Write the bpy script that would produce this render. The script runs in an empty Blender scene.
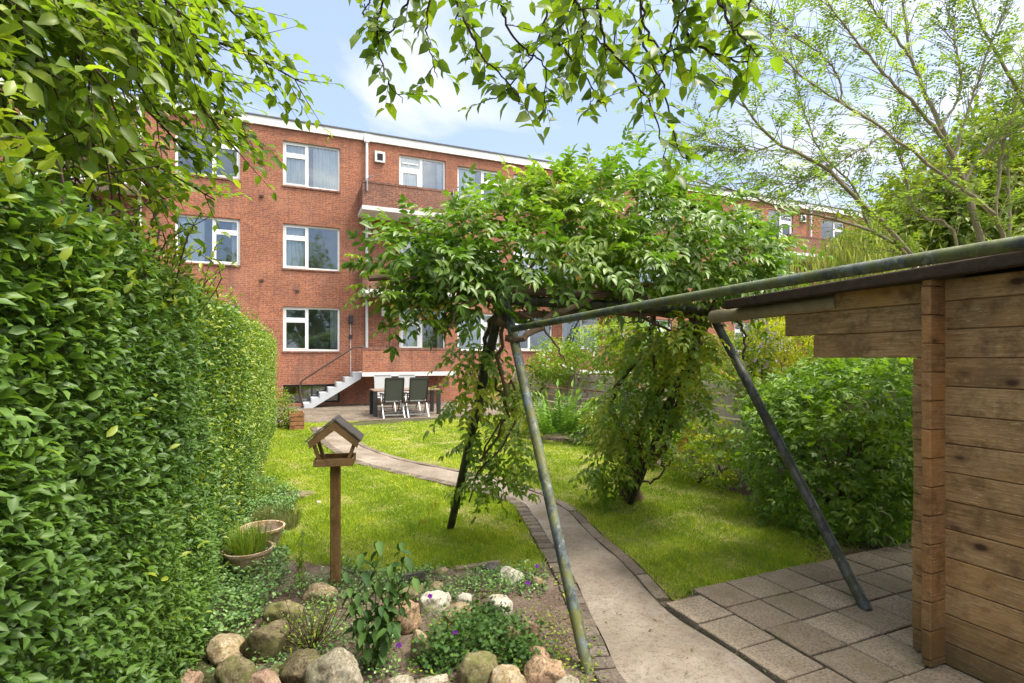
import bpy, bmesh, math, random
import numpy as np
from mathutils import Vector, Matrix, noise as mnoise
random.seed(7); rng = np.random.default_rng(11)
S = bpy.context.scene
COL = S.collection
R = math.radians
CH = 1.65          # camera height
F = 530.0          # focal length in pixels
HZ = 358.0         # horizon row
ROT = R(22.86)     # the plot's axes against the camera
U = np.array([math.cos(ROT), math.sin(ROT), 0.0])    # along the facade
A = np.array([-math.sin(ROT), math.cos(ROT), 0.0])   # along the garden

def at(px, py, d): return np.array([(px-512)/F*d, d, CH+(HZ-py)/F*d])
def G(px, py, z=0.0):
    d = F*(CH-z)/(py-HZ)
    return np.array([(px-512)/F*d, d, z])

# ------------------------------------------------------------------ objects
def link(o, parent=None):
    COL.objects.link(o)
    if parent is not None: o.parent = parent
    return o
def tag(o, label=None, cat=None, group=None, kind=None):
    if label: o['label'] = label
    if cat: o['category'] = cat
    if group: o['group'] = group
    if kind: o['kind'] = kind
    return o
def thing(name, label, cat, loc=(0,0,0), rz=0, group=None):
    o = bpy.data.objects.new(name, None); o.empty_display_size = .2
    o.location = tuple(float(v) for v in loc); o.rotation_euler = (0,0,rz)
    link(o); return tag(o, label, cat, group)
def copy_tree(o, parent=None):
    c = o.copy(); COL.objects.link(c)
    if parent is not None: c.parent = parent
    for ch in [q for q in bpy.data.objects if q.parent == o]: copy_tree(ch, c)
    return c
def mesh_np(name, V, faces, mat, parent=None, var=None, smooth=False):
    """faces: (M,k) int array (one face size)."""
    V = np.asarray(V, np.float32); faces = np.asarray(faces, np.int32)
    me = bpy.data.meshes.new(name)
    me.vertices.add(len(V)); me.vertices.foreach_set('co', V.ravel())
    k = faces.shape[1]; M = len(faces)
    me.loops.add(M*k); me.loops.foreach_set('vertex_index', faces.ravel())
    me.polygons.add(M); me.polygons.foreach_set('loop_start', np.arange(0, M*k, k, dtype=np.int32))
    if smooth: me.polygons.foreach_set('use_smooth', np.ones(M, bool))
    if var is not None:
        at_ = me.attributes.new('var', 'FLOAT', 'POINT'); at_.data.foreach_set('value', np.asarray(var, np.float32))
    me.update(calc_edges=True); me.validate()
    me.materials.append(mat)
    return link(bpy.data.objects.new(name, me), parent)

class MB:
    def __init__(s): s.v=[]; s.f=[]; s.var=[]
    def add(s, vs, fs, var=0.5):
        o=len(s.v); s.v += [tuple(float(c) for c in p) for p in vs]; s.f += [tuple(i+o for i in f) for f in fs]
        s.var += [var]*len(vs); return s
    def box(s, x0,x1,y0,y1,z0,z1, var=0.5, M=None):
        vs=[(x,y,z) for z in (z0,z1) for y in (y0,y1) for x in (x0,x1)]
        if M is not None: vs=[tuple(M@Vector(p)) for p in vs]
        return s.add(vs, [(0,2,3,1),(4,5,7,6),(0,1,5,4),(2,6,7,3),(0,4,6,2),(1,3,7,5)], var)
    def bar(s, p, q, w, h, var=0.5, up=(0,0,1)):
        p=Vector(p); q=Vector(q); d=(q-p); L=d.length; d.normalize()
        up=Vector(up)
        if abs(d.dot(up))>.98: up=Vector((0,1,0))
        b=d.cross(up).normalized(); n=b.cross(d).normalized()
        M=Matrix(((d.x,b.x,n.x,p.x),(d.y,b.y,n.y,p.y),(d.z,b.z,n.z,p.z),(0,0,0,1)))
        return s.box(0,L,-w/2,w/2,-h/2,h/2,var,M)
    def tube(s, pts, rad, n=8, var=0.5, cap=True):
        P=[Vector([float(c) for c in p]) for p in pts]; m=len(P)
        if not hasattr(rad,'__len__'): rad=[rad]*m
        t=(P[1]-P[0]).normalized(); a=t.orthogonal().normalized(); vs=[]
        for i in range(m):
            tn=(P[min(i+1,m-1)]-P[max(i-1,0)])
            if tn.length<1e-7: tn=t
            tn=tn.normalized(); a=(a-tn*a.dot(tn))
            if a.length<1e-6: a=tn.orthogonal()
            a.normalize(); b=tn.cross(a)
            for k in range(n):
                an=2*math.pi*k/n; vs.append(P[i]+(a*math.cos(an)+b*math.sin(an))*rad[i])
        fs=[(i*n+k,i*n+(k+1)%n,(i+1)*n+(k+1)%n,(i+1)*n+k) for i in range(m-1) for k in range(n)]
        if cap: fs += [tuple(range(n-1,-1,-1)), tuple(range((m-1)*n,m*n))]
        return s.add(vs,fs,var)
    def lathe(s, prof, n=24, c=(0,0,0), var=.5, wob=0):
        vs=[]; m=len(prof)
        for r,z in prof:
            for k in range(n):
                an=2*math.pi*k/n; rr=r*(1+wob*math.sin(3*an+1)); vs.append((c[0]+rr*math.cos(an),c[1]+rr*math.sin(an),c[2]+z))
        return s.add(vs,[(i*n+k,i*n+(k+1)%n,(i+1)*n+(k+1)%n,(i+1)*n+k) for i in range(m-1) for k in range(n)],var)
    def build(s, name, mat, parent=None, bevel=0, smooth=False, seg=1):
        me=bpy.data.meshes.new(name); me.from_pydata(s.v,[],s.f)
        a_=me.attributes.new('var','FLOAT','POINT'); a_.data.foreach_set('value', np.asarray(s.var,np.float32))
        me.update()
        if bevel or smooth:
            bm=bmesh.new(); bm.from_mesh(me)
            if bevel: bmesh.ops.bevel(bm, geom=list(bm.edges), offset=bevel, segments=seg, affect='EDGES', profile=.6)
            if smooth:
                for f in bm.faces: f.smooth=True
                for e in bm.edges:
                    if len(e.link_faces)==2 and e.calc_face_angle(0)>R(42): e.smooth=False
            bmesh.ops.recalc_face_normals(bm, faces=bm.faces); bm.to_mesh(me); bm.free()
        me.materials.append(mat)
        return link(bpy.data.objects.new(name,me),parent)

# ------------------------------------------------------------------ materials
class NT:
    def __init__(s,name):
        s.m=bpy.data.materials.new(name); s.m.use_nodes=True; s.t=s.m.node_tree; s.t.nodes.clear()
        s.out=s.n('ShaderNodeOutputMaterial')
    def n(s,ty,**kw):
        nd=s.t.nodes.new(ty)
        for k,v in kw.items(): setattr(nd,k,v)
        return nd
    def l(s,a,b): s.t.links.new(a,b)
    def val(s,sock,v):
        if isinstance(v,bpy.types.NodeSocket): s.l(v,sock)
        else: sock.default_value=v
    def obj(s,scale=(1,1,1),rot=(0,0,0),src='Object'):
        tc=s.n('ShaderNodeTexCoord'); mp=s.n('ShaderNodeMapping'); s.l(tc.outputs[src],mp.inputs[0])
        mp.inputs['Scale'].default_value=scale; mp.inputs['Rotation'].default_value=rot; return mp.outputs[0]
    def noise(s,vec,scale,detail=4,rough=.55,out='Fac'):
        nd=s.n('ShaderNodeTexNoise'); s.l(vec,nd.inputs['Vector']); nd.inputs['Scale'].default_value=scale
        nd.inputs['Detail'].default_value=detail; nd.inputs['Roughness'].default_value=rough; return nd.outputs[out]
    def ramp(s,fac,stops,interp='LINEAR'):
        nd=s.n('ShaderNodeValToRGB'); s.l(fac,nd.inputs[0]); e=nd.color_ramp.elements; nd.color_ramp.interpolation=interp
        while len(e)<len(stops): e.new(.5)
        for i,(p,c) in enumerate(stops):
            e[i].position=p; e[i].color=(c if hasattr(c,'__len__') else (c,c,c))[:3]+(1,) if hasattr(c,'__len__') else (c,c,c,1)
        return nd.outputs[0]
    def mix(s,f,a,b,bt='MIX'):
        nd=s.n('ShaderNodeMix',data_type='RGBA',blend_type=bt); s.val(nd.inputs[0],f)
        for sk,v in ((nd.inputs[6],a),(nd.inputs[7],b)):
            if isinstance(v,bpy.types.NodeSocket): s.l(v,sk)
            else: sk.default_value=tuple(v)[:3]+(1,)
        return nd.outputs[2]
    def math(s,op,a,b=0.0):
        nd=s.n('ShaderNodeMath',operation=op); s.val(nd.inputs[0],a); s.val(nd.inputs[1],b); return nd.outputs[0]
    def attr(s,name='var'):
        return s.n('ShaderNodeAttribute',attribute_name=name).outputs['Fac']
    def bsdf(s,col,rough=.8,spec=.3,metal=0,bump=None,bs=.3,bd=.01):
        b=s.n('ShaderNodeBsdfPrincipled')
        if isinstance(col,bpy.types.NodeSocket): s.l(col,b.inputs['Base Color'])
        else: b.inputs['Base Color'].default_value=tuple(col)+(1,)
        s.val(b.inputs['Roughness'],rough); b.inputs['Specular IOR Level'].default_value=spec; b.inputs['Metallic'].default_value=metal
        if bump is not None:
            bn=s.n('ShaderNodeBump'); s.l(bump,bn.inputs['Height']); bn.inputs['Strength'].default_value=bs; bn.inputs['Distance'].default_value=bd
            s.l(bn.outputs[0],b.inputs['Normal'])
        return b.outputs[0]
    def done(s,sh): s.l(sh,s.out.inputs[0]); return s.m

def leaf_mat(name, stops, rough=.45, spec=.4, tr=.3, tcol=(1.45,1.5,.6), gain=(1.98,1.52,.9)):
    stops=[(p,(c[0]*gain[0],c[1]*gain[1],c[2]*gain[2])) for p,c in stops]; t=NT(name); c=t.ramp(t.attr(),stops)
    b=t.bsdf(c,rough,spec)
    tl=t.n('ShaderNodeBsdfTranslucent'); t.l(t.mix(1.0,c,tcol,'MULTIPLY'),tl.inputs[0])
    mx=t.n('ShaderNodeMixShader'); mx.inputs[0].default_value=tr; t.l(b,mx.inputs[1]); t.l(tl.outputs[0],mx.inputs[2])
    return t.done(mx.outputs[0])
def plain(name,col,rough=.6,spec=.3,metal=0,var=.12,scale=9,bump=.0):
    t=NT(name); v=t.obj(); nz=t.noise(v,scale,5)
    c=t.mix(nz,tuple(x*(1-var) for x in col),tuple(min(1,x*(1+var)) for x in col))
    return t.done(t.bsdf(c,rough,spec,metal,bump=nz if bump else None,bs=bump))

def brick_mat(name,c1,c2,mortar,soot=.35):
    t=NT(name)
    tc=t.n('ShaderNodeTexCoord'); sp=t.n('ShaderNodeSeparateXYZ'); t.l(tc.outputs['Object'],sp.inputs[0])
    cb=t.n('ShaderNodeCombineXYZ'); t.l(t.math('ADD',sp.outputs[0],sp.outputs[1]),cb.inputs[0]); t.l(sp.outputs[2],cb.inputs[1])
    def bt(cA,cB,m,bias=0):
        b=t.n('ShaderNodeTexBrick'); t.l(cb.outputs[0],b.inputs['Vector'])
        b.inputs['Scale'].default_value=1; b.inputs['Brick Width'].default_value=.22; b.inputs['Row Height'].default_value=.0625
        b.inputs['Mortar Size'].default_value=.006; b.inputs['Mortar Smooth'].default_value=.2; b.inputs['Bias'].default_value=bias
        for k,c in (('Color1',cA),('Color2',cB),('Mortar',m)): b.inputs[k].default_value=tuple(c)+(1,)
        return b
    b=bt(c1,c2,mortar)
    n1=t.noise(tc.outputs['Object'],.9,5,.6); n2=t.noise(cb.outputs[0],26,3,.6)
    c=t.mix(t.ramp(n2,[(.40,0),(.62,.75)]),b.outputs[0],(.10,.045,.036)); n5=t.noise(cb.outputs[0],11,3,.6); c=t.mix(t.ramp(n5,[(.50,0),(.68,.6)]),c,(.46,.20,.11))
    c=t.mix(t.math('MULTIPLY',t.ramp(n1,[(.42,0),(.75,1)]),soot),c,(.09,.05,.042))
    n3=t.noise(tc.outputs['Object'],.5,4,.6); stv=t.obj((2.2,2.2,.22)); n7=t.noise(stv,1.6,5,.65); c=t.mix(t.ramp(n7,[(.52,0),(.72,.55)]),c,(.10,.055,.045))
    c=t.mix(t.math('MULTIPLY',t.ramp(n3,[(.5,0),(.8,1)]),.35),c,(.40,.23,.16))
    return t.done(t.bsdf(c,.88,.2,bump=b.outputs['Fac'],bs=-.5,bd=.008))

def wood_mat(name,c0,c1,c2,axis='Y',rough=.75,knots=True,stain=(.05,.03,.02),moss=0):
    t=NT(name); sc={'X':(2.6,22,48),'Y':(22,2.6,48),'Z':(34,34,2.4)}[axis]
    va=t.attr()
    tc=t.n('ShaderNodeTexCoord'); ad=t.n('ShaderNodeVectorMath',operation='ADD'); t.l(tc.outputs['Object'],ad.inputs[0])
    cx=t.n('ShaderNodeCombineXYZ')
    for i in range(3): t.l(t.math('MULTIPLY',va,17.3+i*5),cx.inputs[i])
    t.l(cx.outputs[0],ad.inputs[1])
    mp=t.n('ShaderNodeMapping'); t.l(ad.outputs[0],mp.inputs[0]); mp.inputs['Scale'].default_value=sc
    g=t.noise(mp.outputs[0],2.2,8,.68); big=t.noise(ad.outputs[0],2.3,4,.6)
    c=t.ramp(g,[(.3,c0),(.52,c1),(.72,c2)])
    c=t.mix(t.ramp(big,[(.45,0),(.72,.75)]),c,tuple(x*.45 for x in c1))
    c=t.mix(t.math('MULTIPLY',va,.35),c,c2)
    fine=t.noise(mp.outputs[0],9,4,.7)
    c=t.mix(t.ramp(fine,[(.52,0),(.66,.7)]),c,stain)
    flk=t.n('ShaderNodeMapping'); t.l(ad.outputs[0],flk.inputs[0]); flk.inputs['Scale'].default_value={'X':(9,30,60),'Y':(30,9,60),'Z':(40,40,9)}[axis]; fk=t.noise(flk.outputs[0],2.0,5,.7); c=t.mix(t.ramp(fk,[(.60,0),(.68,.65)]),c,tuple(min(.6,x*1.55) for x in c2))
    dst=t.noise(ad.outputs[0],9,6,.7); c=t.mix(t.ramp(dst,[(.50,0),(.66,.7)]),c,stain); bl=t.noise(ad.outputs[0],3.6,5,.7); c=t.mix(t.ramp(bl,[(.54,0),(.66,.6)]),c,tuple(x*.42 for x in c1)); og=t.noise(ad.outputs[0],2.7,3,.5); c=t.mix(t.ramp(og,[(.52,0),(.7,.5)]),c,(c2[0]*1.0,c2[1]*.78,c2[2]*.5))
    if knots:
        mk=t.n('ShaderNodeMapping'); t.l(ad.outputs[0],mk.inputs[0]); mk.inputs['Scale'].default_value={'X':(.55,1,1),'Y':(1,.55,1),'Z':(1,1,.55)}[axis]
        w=t.n('ShaderNodeTexVoronoi'); t.l(mk.outputs[0],w.inputs['Vector']); w.inputs['Scale'].default_value=5.2
        c=t.mix(t.ramp(w.outputs['Distance'],[(.06,.95),(.11,.35),(.20,0)]),c,(.045,.022,.012))
    if moss:
        ms=t.noise(ad.outputs[0],5,5,.65); c=t.mix(t.math('MULTIPLY',t.ramp(ms,[(.5,0),(.62,1)]),moss),c,(.09,.095,.025))
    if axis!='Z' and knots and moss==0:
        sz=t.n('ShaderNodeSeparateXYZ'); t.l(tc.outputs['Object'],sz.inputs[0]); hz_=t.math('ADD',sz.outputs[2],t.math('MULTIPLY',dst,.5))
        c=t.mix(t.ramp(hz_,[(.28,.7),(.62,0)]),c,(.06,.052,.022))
    return t.done(t.bsdf(c,rough,.25,bump=g,bs=.35,bd=.006))

def pole_mat(name,base,moss,chip,mossamt=.6):
    t=NT(name); v=t.obj((1,1,.55)); n1=t.noise(v,13,7,.72); n2=t.noise(v,10,6,.68); n3=t.noise(v,42,4,.6)
    c=t.mix(t.ramp(n1,[(.44,0),(.52,.9)]),base,tuple(x*.35 for x in base))
    c=t.mix(t.ramp(n3,[(.58,0),(.66,.6)]),c,chip)
    c=t.mix(t.math('MULTIPLY',t.ramp(n2,[(.44,0),(.56,1)]),mossamt),c,moss)
    return t.done(t.bsdf(c,t.ramp(n1,[(.4,.4),(.6,.75)]),.35,bump=n1,bs=.35,bd=.004))

def stone_mat(name,c0,c1,c2,moss=.0,lichen=.0,mossc=(.10,.11,.03)):
    t=NT(name); tc=t.n('ShaderNodeTexCoord'); v=tc.outputs['Object']
    oi=t.n('ShaderNodeObjectInfo'); ad=t.n('ShaderNodeVectorMath',operation='ADD'); t.l(v,ad.inputs[0])
    cx=t.n('ShaderNodeCombineXYZ'); [t.l(t.math('MULTIPLY',oi.outputs['Random'],31+7*i),cx.inputs[i]) for i in range(3)]
    t.l(cx.outputs[0],ad.inputs[1]); v=ad.outputs[0]
    n1=t.noise(v,11,9,.78); n2=t.noise(v,75,5,.75); n3=t.noise(v,24,6,.7)
    c=t.ramp(n1,[(.32,c0),(.5,c1),(.68,c2)])
    c=t.mix(t.ramp(n2,[(.47,0),(.62,.85)]),c,tuple(x*.30 for x in c0)); n9=t.noise(v,38,5,.7); c=t.mix(t.ramp(n9,[(.56,0),(.66,.6)]),c,tuple(min(.6,x*1.5) for x in c2))
    if lichen: c=t.mix(t.math('MULTIPLY',t.ramp(n3,[(.48,0),(.54,1)]),lichen),c,(.62,.60,.50))
    if moss:
        g=t.n('ShaderNodeNewGeometry'); sp=t.n('ShaderNodeSeparateXYZ'); t.l(g.outputs['Normal'],sp.inputs[0])
        n4=t.noise(v,7,5,.65); c=t.mix(t.math('MULTIPLY',t.ramp(n4,[(.43,0),(.58,1)]),moss),c,mossc)
    ad2=t.math('ADD',n1,t.math('MULTIPLY',n2,.35))
    return t.done(t.bsdf(c,.9,.2,bump=ad2,bs=.55,bd=.02))

def soil_mat(name,c0,c1,c2):
    t=NT(name); v=t.obj(); n1=t.noise(v,3,6,.65); n2=t.noise(v,42,5,.7)
    c=t.ramp(n1,[(.3,c0),(.5,c1),(.7,c2)]); c=t.mix(t.ramp(n2,[(.45,0),(.7,.7)]),c,tuple(x*.3 for x in c0))
    return t.done(t.bsdf(c,.95,.1,bump=n2,bs=.7,bd=.03))

M={}
M['brick']=brick_mat('red brick',(.47,.158,.070),(.31,.095,.047),(.38,.30,.24),.5)
M['brick_b']=brick_mat('darker brick',(.27,.115,.075),(.19,.075,.05),(.30,.25,.21),.5)
M['white']=plain('white paint',(.78,.78,.76),.45,.4,var=.04)
M['fascia']=plain('fascia paint',(.74,.74,.72),.5,.3,var=.06,scale=3)
M['concrete_l']=plain('pale concrete',(.62,.61,.58),.8,.2,var=.15,scale=4)
M['grey_step']=plain('grey painted concrete',(.42,.44,.46),.75,.2,var=.15,scale=5)
M['rooftar']=plain('roof edging',(.11,.11,.11),.7,.2)
M['dark']=plain('dark interior',(.035,.034,.033),.9,.1)
M['room']=plain('room interior',(.10,.095,.09),.9,.1)
M['curtain']=plain('net curtain',(.84,.84,.83),.9,.1,var=.05)
M['drape']=plain('grey drape',(.52,.53,.55),.9,.1,var=.08)
M['iron']=plain('brown iron',(.06,.035,.025),.5,.4)
M['metal_dark']=plain('dark metal',(.03,.03,.033),.45,.4)
M['metal_grey']=plain('grey aluminium',(.27,.28,.29),.4,.5,metal=.3)
M['pipe_white']=plain('white pvc',(.62,.63,.62),.4,.4)
M['mesh_dark']=plain('charcoal textile',(.095,.097,.088),.8,.2,var=.2,scale=60)
M['mesh_light']=plain('pale grey textile',(.30,.30,.30),.8,.2,var=.1,scale=60)
def glass():
    t=NT('window glass'); gl=t.n('ShaderNodeBsdfGlossy'); wv=t.noise(t.obj(),1.1,2,.5); bn=t.n('ShaderNodeBump'); bn.inputs['Strength'].default_value=.10; bn.inputs['Distance'].default_value=.05; t.l(wv,bn.inputs['Height']); t.l(bn.outputs[0],gl.inputs['Normal']); gl.inputs['Roughness'].default_value=.03; gl.inputs['Color'].default_value=(.85,.9,.95,1)
    tr=t.n('ShaderNodeBsdfTransparent'); tr.inputs[0].default_value=(.9,.93,.93,1)
    fr=t.n('ShaderNodeFresnel'); fr.inputs[0].default_value=1.5
    f=t.math('ADD',t.math('MULTIPLY',fr.outputs[0],1.1),.10)
    mx=t.n('ShaderNodeMixShader'); t.l(f,mx.inputs[0]); t.l(tr.outputs[0],mx.inputs[1]); t.l(gl.outputs[0],mx.inputs[2]); return t.done(mx.outputs[0])
M['glass']=glass()
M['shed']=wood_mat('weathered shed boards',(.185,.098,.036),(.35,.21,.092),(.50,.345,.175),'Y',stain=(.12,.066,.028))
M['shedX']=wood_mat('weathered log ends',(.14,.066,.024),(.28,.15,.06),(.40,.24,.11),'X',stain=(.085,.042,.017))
M['eave']=plain('dark wet eave board',(.042,.028,.019),.7,.15,var=.6,scale=22,bump=.6)
M['bird']=wood_mat('brown stained bird house wood',(.15,.088,.036),(.25,.15,.066),(.32,.20,.095),'X',knots=False,stain=(.12,.065,.025))
M['birdpost']=wood_mat('brown stained post',(.11,.06,.022),(.19,.11,.042),(.25,.15,.065),'Z',knots=False,stain=(.06,.03,.012))
M['felt']=plain('grey roofing felt',(.12,.108,.095),.8,.2,var=.25,scale=60)
M['fence']=wood_mat('weathered fence boards',(.28,.22,.15),(.44,.36,.26),(.54,.46,.34),'X')
M['crate']=wood_mat('orange crate wood',(.18,.075,.03),(.30,.14,.06),(.40,.21,.10),'X',knots=False)
M['tabletop']=plain('brown table top',(.17,.11,.075),.5,.4)
M['swing']=pole_mat('flaking blue grey paint',(.10,.125,.13),(.125,.13,.03),(.30,.32,.31),.8)
M['swing_dark']=pole_mat('dark mossy pole',(.055,.055,.045),(.06,.07,.025),(.10,.09,.07),.5)
M['swing_grey']=pole_mat('dark grey pole',(.085,.09,.09),(.085,.09,.025),(.16,.165,.16),.45)
M['rail']=pole_mat('mossy green rail',(.085,.105,.088),(.095,.11,.02),(.20,.22,.19),.75)
M['bark']=plain('brown bark',(.085,.062,.042),.9,.15,var=.45,scale=30,bump=.6)
M['twig']=plain('dark twig',(.05,.034,.025),.85,.15,var=.3,scale=30)
M['vine']=plain('vine bark',(.12,.085,.055),.9,.15,var=.5,scale=28,bump=.7)
M['palebark']=plain('pale tan bark',(.27,.225,.15),.85,.15,var=.35,scale=14,bump=.4)
M['hedgecore']=plain('hedge twigs',(.085,.10,.036),.95,.05,var=.5,scale=30,bump=.6)
M['terracotta']=stone_mat('weathered terracotta',(.30,.15,.075),(.44,.29,.17),(.54,.43,.29),.12,.3)
M['soil']=soil_mat('garden soil',(.085,.060,.045),(.145,.108,.083),(.21,.165,.13))
M['ground']=soil_mat('ground',(.045,.045,.02),(.07,.075,.03),(.10,.09,.05))
M['lawn']=soil_mat('lawn thatch',(.16,.17,.045),(.22,.215,.065),(.28,.24,.10))
# leaf palettes
def pal(a,b,c,d=None): 
    s=[(0.0,a),(.45,b),(.85,c)]
    if d: s.append((1.0,d))
    return s
M['L_hedge']=leaf_mat('hedge leaf',pal((.026,.066,.020),(.050,.112,.026),(.085,.168,.032),(.14,.22,.035)),.45,.35,.3,gain=(1.75,1.5,1.05))
M['L_hedge2']=leaf_mat('fresh and sunlit hedge leaf',pal((.040,.082,.016),(.075,.145,.022),(.125,.20,.028),(.20,.27,.04)),.42,.4,.3)
M['L_beech']=leaf_mat('beech leaf',pal((.045,.092,.014),(.085,.150,.022),(.13,.20,.028),(.19,.25,.035)),.42,.4,.52,gain=(1.65,1.45,.95))
M['L_wist']=leaf_mat('wisteria leaf',pal((.032,.075,.016),(.062,.128,.022),(.105,.18,.026),(.19,.235,.03)),.40,.42,.36,tcol=(1.22,1.5,.6),gain=(1.82,1.54,.95))
M['L_wist_y']=leaf_mat('yellowing leaf',pal((.20,.20,.03),(.30,.24,.04),(.26,.13,.04)),.5,.3,.3)
M['L_locust']=leaf_mat('locust leaf',pal((.07,.115,.025),(.12,.18,.035),(.18,.24,.05),(.22,.28,.07)),.5,.3,.45,gain=(1.32,1.36,1.05))
M['L_dark']=leaf_mat('dark shrub leaf',pal((.034,.085,.022),(.062,.135,.028),(.10,.195,.034),(.15,.24,.035)),.42,.4,.38,gain=(2.3,1.85,1.1))
M['L_mid']=leaf_mat('mid green leaf',pal((.035,.08,.016),(.07,.135,.022),(.115,.19,.03),(.17,.235,.04)),.5,.3,.32)
M['L_yel']=leaf_mat('yellow green leaf',pal((.085,.135,.016),(.15,.21,.02),(.23,.28,.025),(.30,.33,.03)),.5,.3,.4,gain=(1.25,1.38,.95))
M['L_grass']=leaf_mat('grass blade',pal((.060,.095,.014),(.105,.150,.018),(.165,.200,.026),(.22,.215,.055)),.55,.25,.35,gain=(2.15,2.15,1.5))
M['L_chive']=leaf_mat('chive blade',pal((.045,.10,.02),(.08,.16,.03),(.13,.22,.05)),.5,.3,.25)
M['L_lav']=leaf_mat('lavender blade',pal((.04,.065,.035),(.07,.105,.055),(.11,.15,.08)),.6,.2,.2)
M['L_cover']=leaf_mat('ground cover leaf',pal((.035,.075,.02),(.07,.13,.035),(.12,.19,.05),(.20,.28,.11)),.42,.4,.2,gain=(1.35,1.45,1.35))
M['L_gold']=leaf_mat('golden conifer spray',pal((.20,.22,.015),(.30,.32,.02),(.40,.40,.03)),.5,.3,.4,gain=(1.3,1.3,1))
M['L_fern']=leaf_mat('fern leaflet',pal((.045,.105,.03),(.08,.165,.042),(.12,.22,.055)),.5,.3,.22,gain=(1.75,1.6,1.0))
M['L_broad']=leaf_mat('broad leaf',pal((.025,.065,.02),(.045,.10,.027),(.075,.145,.035)),.6,.2,.2,gain=(.95,.95,.75))
M['L_litter']=leaf_mat('fallen leaf',pal((.10,.06,.03),(.15,.10,.055),(.22,.165,.09)),.8,.15,.1,gain=(.9,.85,.8))
M['L_pale']=leaf_mat('pale feathery blade',pal((.13,.16,.045),(.20,.225,.07),(.26,.29,.11)),.6,.2,.35,gain=(1.4,1.4,1.2))
M['purple']=leaf_mat('purple petal',pal((.22,.02,.42),(.27,.03,.5),(.33,.06,.58)),.5,.3,.3,(1,1,1),gain=(1,1,1))
M['pink']=leaf_mat('pink petal',pal((.40,.25,.40),(.48,.34,.48),(.55,.45,.55)),.5,.3,.3,(1,1,1),gain=(1,1,1))
M['whitefl']=leaf_mat('white petal',pal((.6,.6,.5),(.7,.7,.62),(.75,.75,.7)),.5,.3,.3,(1,1,1),gain=(1,1,1))

# ------------------------------------------------------------------ leaf machinery
OV=(np.array([(0,0,0),(.5,0,-.01),(1,0,-.20),(.24,.40,.10),(.62,.40,.06),(.24,-.40,.10),(.62,-.40,.06)],float),
    np.array([(0,5,1),(5,6,1),(6,2,1),(0,1,3),(3,1,4),(4,1,2)]))
DI=(np.array([(0,0,0),(1,0,-.06),(.45,.5,.07),(.45,-.5,.07)],float), np.array([(0,3,1),(0,1,2)]))
BL=(np.array([(0,.5,0),(0,-.5,0),(.55,.38,.06),(.55,-.38,.06),(1,0,.22)],float), np.array([(0,1,3),(0,3,2),(2,3,4)]))
def _lobed():
    P=[(0,0,0),(.08,.30,.03),(.02,.52,.0),(.32,.34,.05),(.55,.62,.0),(.60,.26,.04),(1,0,-.08),(.60,-.26,.04),(.55,-.62,.0),(.32,-.34,.05),(.02,-.52,0),(.08,-.30,.03),(.4,0,0)]
    return (np.array(P,float), np.array([(12,i,(i+1)%12) for i in range(12)]))
LO=_lobed()
def nrm(v): return v/np.maximum(np.linalg.norm(v,axis=-1,keepdims=True),1e-9)
def leaf_arrays(P,T,N,L,W,tpl,var):
    T=nrm(T); N=nrm(N-T*np.sum(N*T,1,keepdims=True)); B=np.cross(N,T)
    t,f=tpl; n=len(P); k=len(t)
    L=np.broadcast_to(L,(n,)); W=np.broadcast_to(W,(n,))
    V=(P[:,None,:]+T[:,None,:]*(t[None,:,0,None]*L[:,None,None])+B[:,None,:]*(t[None,:,1,None]*W[:,None,None])+N[:,None,:]*(t[None,:,2,None]*L[:,None,None]))
    Fc=(f[None]+(np.arange(n)*k)[:,None,None]).reshape(-1,3)
    return V.reshape(-1,3),Fc,np.repeat(np.broadcast_to(var,(n,)),k)
def leaves(name,P,T,N,L,W,mat,parent=None,tpl=OV,var=None):
    if var is None: var=rng.random(len(P))
    V,Fc,vr=leaf_arrays(np.asarray(P,float),np.asarray(T,float),np.asarray(N,float),L,W,tpl,np.clip(var,0,1))
    return mesh_np(name,V,Fc,mat,parent,vr)
def rv(n): return nrm(rng.normal(size=(n,3)))
def pinnate(P,D,N,LR,pairs,lf,wf,droop=.35,var=None,ang=.95,taper=False):
    """expand compound leaves into leaflet arrays"""
    n=len(P); D=nrm(D); N=nrm(N-D*np.sum(N*D,1,keepdims=True)); B=np.cross(N,D)
    LR=np.broadcast_to(LR,(n,)); lf=np.broadcast_to(lf,(n,)); wf=np.broadcast_to(wf,(n,))
    if var is None: var=rng.random(n)
    oP,oT,oN,oL,oW,oV=[],[],[],[],[],[]
    dn=np.array([0,0,-1.0])
    for i in range(pairs):
        t=.22+.73*i/(pairs-1) if pairs>1 else .6
        c=P+D*(LR*t)[:,None]+dn*(LR*droop*t*t)[:,None]
        Dt=nrm(D+dn*(2*droop*t))
        sz=(1.05-.85*t if t>.3 else .6+.7*t) if taper else 1-.45*abs(t-.55)
        for sg in (1,-1):
            oP.append(c); oT.append(Dt*(.45+.3*t)+B*(sg*ang)+dn*.18+rng.normal(size=(n,3))*.16); oN.append(N+rng.normal(size=(n,3))*.22+B*(sg*-.25))
            oL.append(lf*sz*rng.uniform(.85,1.12,n)); oW.append(wf*sz); oV.append(var+rng.normal(size=n)*.08)
    c=P+D*LR[:,None]+dn*(LR*droop)[:,None]
    oP.append(c); oT.append(nrm(D+dn*2*droop)+rng.normal(size=(n,3))*.1); oN.append(N+rng.normal(size=(n,3))*.2); oL.append(lf); oW.append(wf); oV.append(var)
    C=np.concatenate
    return C(oP),C(oT),C(oN),C(oL),C(oW),np.clip(C(oV),0,1)
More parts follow.
